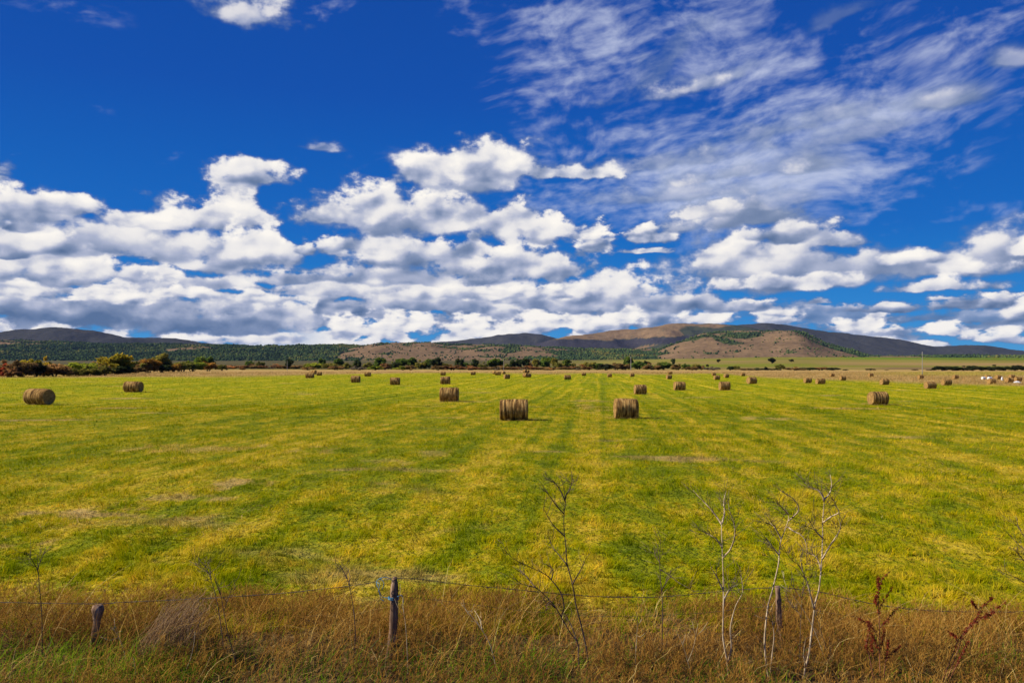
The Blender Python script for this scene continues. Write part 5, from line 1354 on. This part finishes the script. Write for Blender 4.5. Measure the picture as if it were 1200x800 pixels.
def woody(name, label, cat, Y, mat, stem, r0, limbs=(), twigs=0, seed=0, twig_mat=None, group=None, tip=0.0012, tw_len=(0.06, 0.20), stem_name='stem'):
    """a bare young plant: main stem, limbs that leave it, and fine twigs; each limb bends away from the picture plane"""
    r_ = np.random.RandomState(seed)
    x0, y0_, z0 = at_depth(stem[0][0], stem[0][1], Y)
    zb = gz(x0, Y)
    root = empty(name, (x0, Y, zb))
    off = np.array([x0, Y, zb])
    def path(pts, dy0, slope):
        n_ = len(pts); s = np.linspace(0, 1, n_)
        dy = dy0 + slope * s + 0.02 * np.sin(s * 5 + seed)
        return smooth_path([np.array(at_depth(px, py, Y + d)) - off for (px, py), d in zip(pts, dy)], 5)
    main = path(stem, 0.0, r_.uniform(-0.12, 0.12))
    if main[0, 2] > -0.03:                                   # down into the soil
        main = np.concatenate([[[main[0, 0], main[0, 1], -0.05]], main])
    else:
        main[main[:, 2] < -0.06, 2] = -0.06
    mb = MB(); L = len(main)
    mb.tube(main, 0.76 * r0 * (1 - (1 - 0.30) * np.linspace(0, 1, L)), 8)
    mb.build(stem_name, mat, root)
    ends = [main[L // 2:]]
    rb = 0.62 * r0
    for lb in limbs:
        d = np.linalg.norm(main - (np.array(at_depth(lb[0][0], lb[0][1], Y)) - off), axis=1).argmin()
        p = path(lb, main[d, 1], r_.uniform(-0.35, 0.35))
        p[0] = main[d] if np.linalg.norm(p[0] - main[d]) < 0.15 else p[0]
        mb = MB(); mb.tube(p, np.linspace(rb, tip * 1.6, len(p)), 6); mb.build('branch', mat, root)
        ends.append(p)
    if twigs:
        mb = MB()
        for k in range(twigs):
            e = ends[r_.randint(len(ends))]; i0 = r_.randint(max(1, len(e) // 5), len(e))
            d = e[min(i0, len(e) - 1)] - e[max(i0 - 2, 0)]; d = d / (np.linalg.norm(d) + 1e-6)
            d = d + r_.normal(0, 0.75, 3); d[2] = abs(d[2]) * 0.8 + 0.1; d /= np.linalg.norm(d)
            ln = r_.uniform(*tw_len); mid = e[i0] + d * ln * 0.5 + r_.normal(0, 0.012, 3)
            p2 = e[i0] + d * ln + np.array([0, 0, 0.02])
            mb.tube([e[i0], mid, p2], [tip * 2.0, tip * 1.5, tip], 4)
            if r_.uniform() < 0.7:
                d2 = d + r_.normal(0, 0.6, 3); d2 /= np.linalg.norm(d2)
                mb.tube([mid, mid + d2 * ln * 0.5], [tip * 1.4, tip * 0.8], 4)
        mb.build('crown', twig_mat or mat, root)
    return tag(root, label, cat, group)
GS = 'bare saplings along the fence'
woody('young_tree', 'dark bare sapling leaning left, tallest of the dark ones, right of the middle post', 'sapling', 8.1, m_dark,
      [(691, 790), (690, 780), (687, 758), (680, 728), (675, 709), (671, 684.5), (664.6, 660), (663, 640), (661, 620), (661, 602), (662.5, 588), (661, 572)], 0.0125,
      [[(661, 602), (652, 592), (645, 582), (638, 573)], [(662, 586), (656, 573), (650, 565), (643, 559)], [(665, 662), (656, 651), (648, 641), (644, 633)], [(660, 626), (650, 617), (642, 605), (637, 594)], [(662, 582), (668, 572), (671, 562)], [(671, 684), (680, 668), (688, 652)]],
      70, 11, m_twig, GS)
woody('young_tree', 'dark forked sapling with two long branches arching left over the wire', 'sapling', 8.0, m_dark,
      [(681, 806), (680, 798), (678, 770), (677, 753), (667, 739), (651.5, 712), (639, 697.6), (627, 688), (612, 684), (602, 677)], 0.0115,
      [[(677, 753), (671, 736), (667, 728), (660, 717), (654, 712)], [(662, 716), (657.6, 695), (646, 679), (638, 672), (620, 663.5), (603, 655), (592, 645)], [(646, 679), (648, 668), (640, 660)], [(651, 712), (643, 706), (640, 716)], [(627, 688), (618, 676), (610, 668)]],
      60, 12, m_twig, GS)
woody('young_tree', 'slim dark upright sapling with one side branch, between the dark pair and the pale ones', 'sapling', 8.3, m_dark,
      [(775, 796), (775.5, 770), (776, 745), (776.5, 715), (776, 700), (774, 675), (773, 655), (774.5, 632)], 0.0088,
      [[(776, 668), (785, 674), (795, 682), (806, 688), (814, 694)], [(774, 660), (768, 650), (766, 640)], [(776, 690), (782, 680), (786, 668)]],
      34, 13, m_twig, GS)
woody('young_tree', 'straight pale barked sapling, first of the three pale ones', 'sapling', 8.0, m_pale,
      [(855, 806), (853.5, 790), (852, 775), (848.5, 755), (847, 740), (848, 700), (847, 660), (846, 632), (845.5, 614)], 0.0145,
      [[(845.5, 614), (839, 604), (830, 593), (822, 585), (812, 574)], [(846, 614), (849, 600), (848, 588), (851, 575)], [(848, 652), (856, 643), (861, 628), (860, 612), (855, 598), (853, 585)], [(853, 776), (857, 758), (856, 735), (862, 710), (870, 694), (869, 676)], [(847, 705), (855, 690), (866, 684)], [(846, 640), (838, 630), (826, 624)], [(847, 690), (840, 676), (833, 664)]],
      95, 14, m_twig, GS, tw_len=(0.08, 0.26))
woody('young_tree', 'wavy pale barked sapling in front of the thin grey post', 'sapling', 7.95, m_pale,
      [(902.5, 806), (901, 795), (897.5, 775), (896, 752), (897, 735), (900, 710), (905.5, 690), (912, 662), (913, 650), (915, 634), (920, 620), (924, 608), (923, 600)], 0.0135,
      [[(924, 610), (931, 604), (936, 597), (933, 588), (924, 580), (914, 575)], [(923, 602), (917, 595), (908, 588)], [(913, 650), (905, 640), (898, 630)], [(902, 794), (904.5, 770), (907, 745), (905, 728)], [(916, 632), (908, 618), (902, 612)], [(922, 616), (930, 622), (938, 626), (944, 634), (946, 648)]],
      95, 15, m_twig, GS, tw_len=(0.08, 0.26))
woody('young_tree', 'tallest pale barked sapling with a forked top, last of the three pale ones', 'sapling', 7.95, m_pale,
      [(940, 808), (941.5, 795), (943.5, 782), (948, 765), (951, 740), (953.5, 720), (955.5, 705), (960, 688), (963, 655), (964, 630), (964, 612), (965, 598), (966, 585)], 0.0145,
      [[(966, 585), (960, 575), (952, 572), (943, 565)], [(966.5, 584), (972, 578), (974.5, 568), (973, 556)], [(964.5, 612), (974, 605), (983, 600), (979, 592), (976, 585)], [(963, 656), (972, 640), (980, 628), (985, 618), (983, 608)], [(954, 712), (950, 698), (946, 682), (941, 670), (938, 655)], [(962, 665), (956, 652), (946, 648)], [(964, 630), (956, 622), (950, 612)], [(944, 780), (942, 765), (944, 748)]],
      110, 16, m_twig, GS, tw_len=(0.08, 0.26))
woody('young_tree', 'twiggy dark plant tangled between the last two pale saplings', 'sapling', 8.2, m_twig,
      [(936, 800), (937, 770), (938, 740), (940, 700), (943, 672), (946, 655)], 0.006,
      [[(940, 702), (932, 690), (925, 680)], [(943, 675), (936, 662), (927, 655), (920, 645)], [(941, 690), (949, 678), (953, 664)], [(939, 720), (930, 712), (922, 700)]],
      60, 17, m_twig, GS)
woody('young_tree', 'bare twiggy sapling at the right edge, its branches reaching in from outside', 'sapling', 8.1, m_dark,
      [(1216, 800), (1215, 760), (1213, 720), (1212, 690), (1211, 660), (1210, 630)], 0.009,
      [[(1212, 690), (1200, 682), (1190, 676), (1177, 671)], [(1211, 655), (1203, 647), (1196, 640), (1184, 628)], [(1211, 668), (1199, 655), (1187, 642)], [(1210, 640), (1200, 628), (1192, 615)]],
      40, 18, m_twig, GS)
GW = 'dead weed stalks along the fence'
woody('dead_plant', 'straight blackish stalk left of the short knobbly post', 'weed stalk', 8.2, m_dark, [(50, 788), (49.5, 760), (49, 720), (47, 695), (45, 672), (43.5, 650)], 0.0075, [[(45, 668), (38, 657), (33, 648)], [(44, 664), (49, 654), (52, 645)]], 16, 21, m_twig, GW)
woody('dead_plant', 'tall dark stalk leaning left right of the arching grass mound', 'weed stalk', 8.0, m_dark, [(282, 806), (279, 788), (275, 770), (268, 745), (262, 715), (258.5, 696), (252, 680), (249, 671)], 0.0072, [[(258, 696), (254, 684), (251, 672)], [(262, 716), (268, 700), (272, 686)]], 14, 22, m_twig, GW)
woody('dead_plant', 'second dark stalk with a feathery head crossing the arching grass mound', 'weed stalk', 8.15, m_twig, [(264, 780), (261, 750), (257, 720), (252, 695), (248, 682), (244, 670), (240, 663), (233, 657)], 0.0062, [[(244, 670), (238, 666), (228, 661)], [(247, 680), (246, 668), (243, 658)]], 30, 23, m_twig, GW)
woody('dead_plant', 'dark bent stalk left of the middle fence post', 'weed stalk', 8.1, m_dark, [(411, 802), (413, 780), (416.5, 745), (414.5, 715), (411, 695), (407, 678), (400, 664), (393, 655)], 0.0072, [[(407, 680), (402, 668), (394, 660)], [(409, 686), (410, 674), (406, 664)]], 14, 24, m_twig, GW)
woody('dead_plant', 'bleached curved stalk below the arching grass mound', 'weed stalk', 7.8, m_straw, [(206, 806), (212, 796), (222, 775), (227, 755), (228.5, 740)], 0.0070, [], 0, 25, None, GW)
woody('dead_plant', 'short pale stick at the bottom left of the arching grass mound', 'weed stalk', 7.8, m_straw, [(161.5, 808), (160, 795), (158, 780), (156.5, 771)], 0.0085, [], 0, 26, None, GW)
woody('dead_plant', 'long bleached stalk leaning left, between the middle post and the dark saplings', 'weed stalk', 7.9, m_straw, [(588, 806), (583, 788), (575, 757), (565, 738), (553, 722), (541, 708)], 0.0064, [[(565, 738), (562, 725), (556, 715)]], 6, 27, None, GW)
woody('dead_plant', 'pale stalk with dry hook tip right of the middle post', 'weed stalk', 8.0, m_straw, [(478, 790), (477, 760), (475.5, 735), (473, 715), (472, 700)], 0.0050, [], 4, 28, None, GW)
woody('dead_plant', 'pale broken straw rising between the two red dock plants', 'weed stalk', 7.8, m_straw, [(1072, 806), (1076, 790), (1081, 778), (1085, 775)], 0.0052, [], 0, 29, None, GW)
woody('dead_plant', 'pale upright straw right of the dark sapling pair', 'weed stalk', 8.0, m_straw, [(744, 795), (745, 765), (746.5, 740), (747, 728)], 0.0048, [], 4, 30, None, GW)
woody('dead_plant', 'brown leaning stems right of the tallest pale sapling', 'weed stalk', 8.2, m_twig, [(985, 802), (975, 775), (966, 752), (958, 725), (955, 715)], 0.0065, [[(975, 775), (968, 760), (962, 748)], [(980, 790), (974, 768), (972, 745)]], 10, 31, m_twig, GW)
woody('dead_plant', 'brown dry stem leaning right over the wire near the grey post', 'weed stalk', 8.3, m_straw, [(968, 775), (955, 740), (940, 712), (928, 696), (920, 688)], 0.0040, [], 4, 32, None, GW)
woody('dead_plant', 'pale forked stalk at the foot of the first pale sapling', 'weed stalk', 7.9, m_straw, [(812, 800), (806, 775), (800, 755), (792, 738)], 0.0046, [[(806, 775), (812, 760), (816, 742)]], 4, 33, None, GW)
woody('dead_plant', 'thin pale stalk low beside the short knobbly post', 'weed stalk', 8.0, m_straw, [(150, 800), (148, 775), (141, 750), (132, 735)], 0.0040, [], 4, 34, None, GW)

# ---- rust red dock plants
m_dock, n = new_mat('dock_seed')
out(n, leafy(n, n.ramp(attr(n, 'v')['Fac'], [(0.0, (0.075, 0.010, 0.007)), (0.5, (0.20, 0.030, 0.015)), (1.0, (0.36, 0.075, 0.030))]), 0.2))
m_dstem = bark_mat('dock_stem', (0.10, 0.035, 0.022), (0.20, 0.075, 0.040), (0.34, 0.16, 0.085))
def dock(label, Y, stems, seed):
    r_ = np.random.RandomState(seed)
    x0, _, _ = at_depth(*stems[0][0], Y); zb = gz(x0, Y)
    root = empty('dock_plant', (x0, Y, zb)); off = np.array([x0, Y, zb])
    mb = MB(); sv, st, sa = [], [], []
    for k, s in enumerate(stems):
        thick = 0.0052 if k < 3 else 0.0030
        dy = r_.uniform(-0.1, 0.1)
        p = smooth_path([np.array(at_depth(px, py, Y + dy * i / len(s))) - off for i, (px, py) in enumerate(s)], 6)
        if k < 3 and s[0][1] > 770: p = np.concatenate([[[p[0, 0], p[0, 1], -0.04]], p]) if p[0, 2] > -0.02 else p
        mb.tube(p, np.linspace(thick, thick * 0.4, len(p)), 6)
        # seed whorls along the upper part
        lo_ = 0.18 if k >= 3 else 0.45
        dense = 330 if k < 3 else 210
        f = r_.uniform(lo_, 1, dense); f = np.round(f * 15 + 0.35 * np.sin(k)) / 15 + r_.normal(0, 0.008, dense)
        pos = np.stack([np.interp(f, np.linspace(0, 1, len(p)), p[:, c]) for c in range(3)], 1) + r_.normal(0, 0.0070, (dense, 3))
        sv.append(pos + r_.normal(0, 0.004, pos.shape))
    mb.build('stem', m_dstem, root)
    pos = np.concatenate(sv); N = len(pos)
    u = r_.normal(0, 1, (N, 3)); u /= np.linalg.norm(u, axis=1)[:, None]; w = r_.normal(0, 1, (N, 3)); w -= u * (u * w).sum(1)[:, None]; w /= np.linalg.norm(w, axis=1)[:, None]
    s = r_.uniform(0.0035, 0.0085, N)[:, None]
    v = np.stack([pos - u * s, pos + w * s * 0.7, pos + u * s, pos - w * s * 0.7], 1).reshape(-1, 3)
    link(bpy.data.objects.new('seed_head', mesh_np('seed_head', v, None, np.arange(N * 4).reshape(-1, 4), m_dock, {'v': np.repeat(np.clip(r_.normal(0.5, 0.22, N), 0, 1), 4)})), root)
    tag(root, label, 'dock plant', 'dead dock plants by the fence')
dock('upright rust red dock plant with many seed branches', 7.6,
     [[(1033, 808), (1031, 780), (1031, 750), (1030, 720), (1029, 700), (1030, 690), (1034, 678), (1042, 670)], [(1026, 808), (1022, 785), (1018, 765), (1015, 755), (1019, 738), (1017, 728)], [(1036, 806), (1037, 780), (1040, 762), (1041, 750)],
      [(1029, 745), (1024, 738), (1019, 730), (1010, 727), (1006, 724)], [(1031, 735), (1038, 728), (1046, 718), (1053, 711)], [(1029, 718), (1033, 708), (1040, 697), (1046, 688)], [(1028, 712), (1026, 705), (1026, 697)], [(1030, 690), (1029, 683), (1030, 676)], [(1023, 770), (1021, 758), (1023, 748)],
      [(1031, 765), (1026, 752), (1021, 742)], [(1032, 760), (1035, 748), (1036, 735)], [(1037, 775), (1046, 764), (1056, 756)]], 3)
dock('leaning rust red dock plant with dark seed spikes pointing right', 7.6,
     [[(1105, 808), (1112, 790), (1121, 765), (1130, 742), (1145, 728), (1160, 717), (1178, 706)], [(1102, 806), (1108, 788), (1116, 768), (1123, 750), (1134, 735), (1147, 722)], [(1108, 808), (1118, 785), (1128, 765), (1135, 752)],
      [(1122, 750), (1118, 744), (1112, 741)], [(1146, 714), (1153, 709), (1160, 703), (1163, 699)], [(1146, 714), (1141, 708), (1139, 703)], [(1134, 735), (1143, 726), (1150, 714)], [(1150, 724), (1158, 722), (1166, 716)]], 4)

# ---- the mound of arching dead grass in the left foreground
Ym = 8.3
x0, _, _ = at_depth(178, 780, Ym)
mound = empty('grass_mound', (x0, Ym, gz(x0, Ym)))
N = 300; k = 9
t = np.linspace(0, 1, k)[None, :, None]
def px3(px, row_, dy):
    Y_ = Ym + dy
    return np.stack([(px - 600) / F_PX * Y_ - x0, Y_ - Ym, CAM_H + (HOR - row_) / F_PX * Y_ - gz(x0, Ym)], 1)
q = rs.uniform(0, 1, N); dy = rs.normal(0, 0.14, N)
b0 = px3(150 + 62 * q + rs.normal(0, 9, N), 792 - 8 * rs.uniform(0, 1, N), dy * 0.4); b0[:, 2] = -0.02
b1 = px3(186 + 40 * q + rs.normal(0, 8, N), 700 + 62 * rs.uniform(0, 1, N) ** 1.2 - 14 * q, dy * 0.8)
b2 = px3(222 + 34 * q + rs.normal(0, 7, N), 690 + 44 * rs.uniform(0, 1, N) ** 1.6 + rs.normal(0, 3, N), dy * 1.2)
stop = rs.uniform(0.55, 1.0, N)[:, None, None]
tt = t * stop
P_ = (1 - tt) ** 2 * b0[:, None] + 2 * tt * (1 - tt) * b1[:, None] + tt ** 2 * b2[:, None] + np.cumsum(rs.normal(0, 0.013, (N, k, 3)), 1)
mg = dict(v=[], t=[], q=[], a=[], n=0)
push(mg, P_, np.full((N, k), 0.0042), 0.30 + rs.normal(0, 0.16, N))
for s_ in range(5):
    i0 = rs.randint(3, k, N); b_ = P_[np.arange(N), i0]; d_ = rs.normal(0, 1, (N, 3)); d_ /= np.linalg.norm(d_, axis=1)[:, None]
    push(mg, np.stack([b_, b_ + d_ * 0.03, b_ + d_ * rs.uniform(0.04, 0.09, (N, 1))], 1), np.full((N, 3), 0.003), 0.4 + rs.normal(0, 0.16, N))
m_thatch, n = new_mat('dead_thatch')
out(n, leafy(n, n.ramp(attr(n, 'v')['Fac'], [(0.0, (0.15, 0.085, 0.042)), (0.4, (0.36, 0.23, 0.12)), (0.8, (0.56, 0.40, 0.21)), (1.0, (0.72, 0.55, 0.31))]), 0.35, 0.5))
link(bpy.data.objects.new('thatch', mesh_np('thatch', np.concatenate(mg['v']), np.concatenate(mg['t']), np.concatenate(mg['q']), m_thatch, {'v': np.concatenate(mg['a'])})), mound)
tag(mound, 'grey brown mound of dead grass arching over to the right of the short post', 'grass clump')

# ------------------------------------------------------------------ the air between here and the hills
m_haze = bpy.data.materials.new('haze'); m_haze.use_nodes = True
m_haze.node_tree.nodes.clear(); n = NT(m_haze.node_tree)
pv = n.node('ShaderNodeVolumePrincipled')
pv.inputs['Color'].default_value = (0.36, 0.56, 1.0, 1.0)
pv.inputs['Density'].default_value = 1.1e-5
pv.inputs['Anisotropy'].default_value = 0.0
om = n.node('ShaderNodeOutputMaterial')
n.t.links.new(pv.outputs[0], om.inputs['Volume'])
bx, by0, by1, bz0, bz1 = 14200.0, -14200.0, 14200.0, -8.0, float(Hz.max()) + 25.0
hv = np.array([(x, y, z) for x in (-bx, bx) for y in (by0, by1) for z in (bz0, bz1)])
hq = np.array([(0, 1, 3, 2), (4, 6, 7, 5), (0, 4, 5, 1), (2, 3, 7, 6), (0, 2, 6, 4), (1, 5, 7, 3)])
hz = obj('haze', mesh_np('haze', hv, None, hq, m_haze))
tag(hz, 'thin blue autumn haze lying over the plain and the hills', kind='stuff')
m_haze.cycles.homogeneous_volume = True
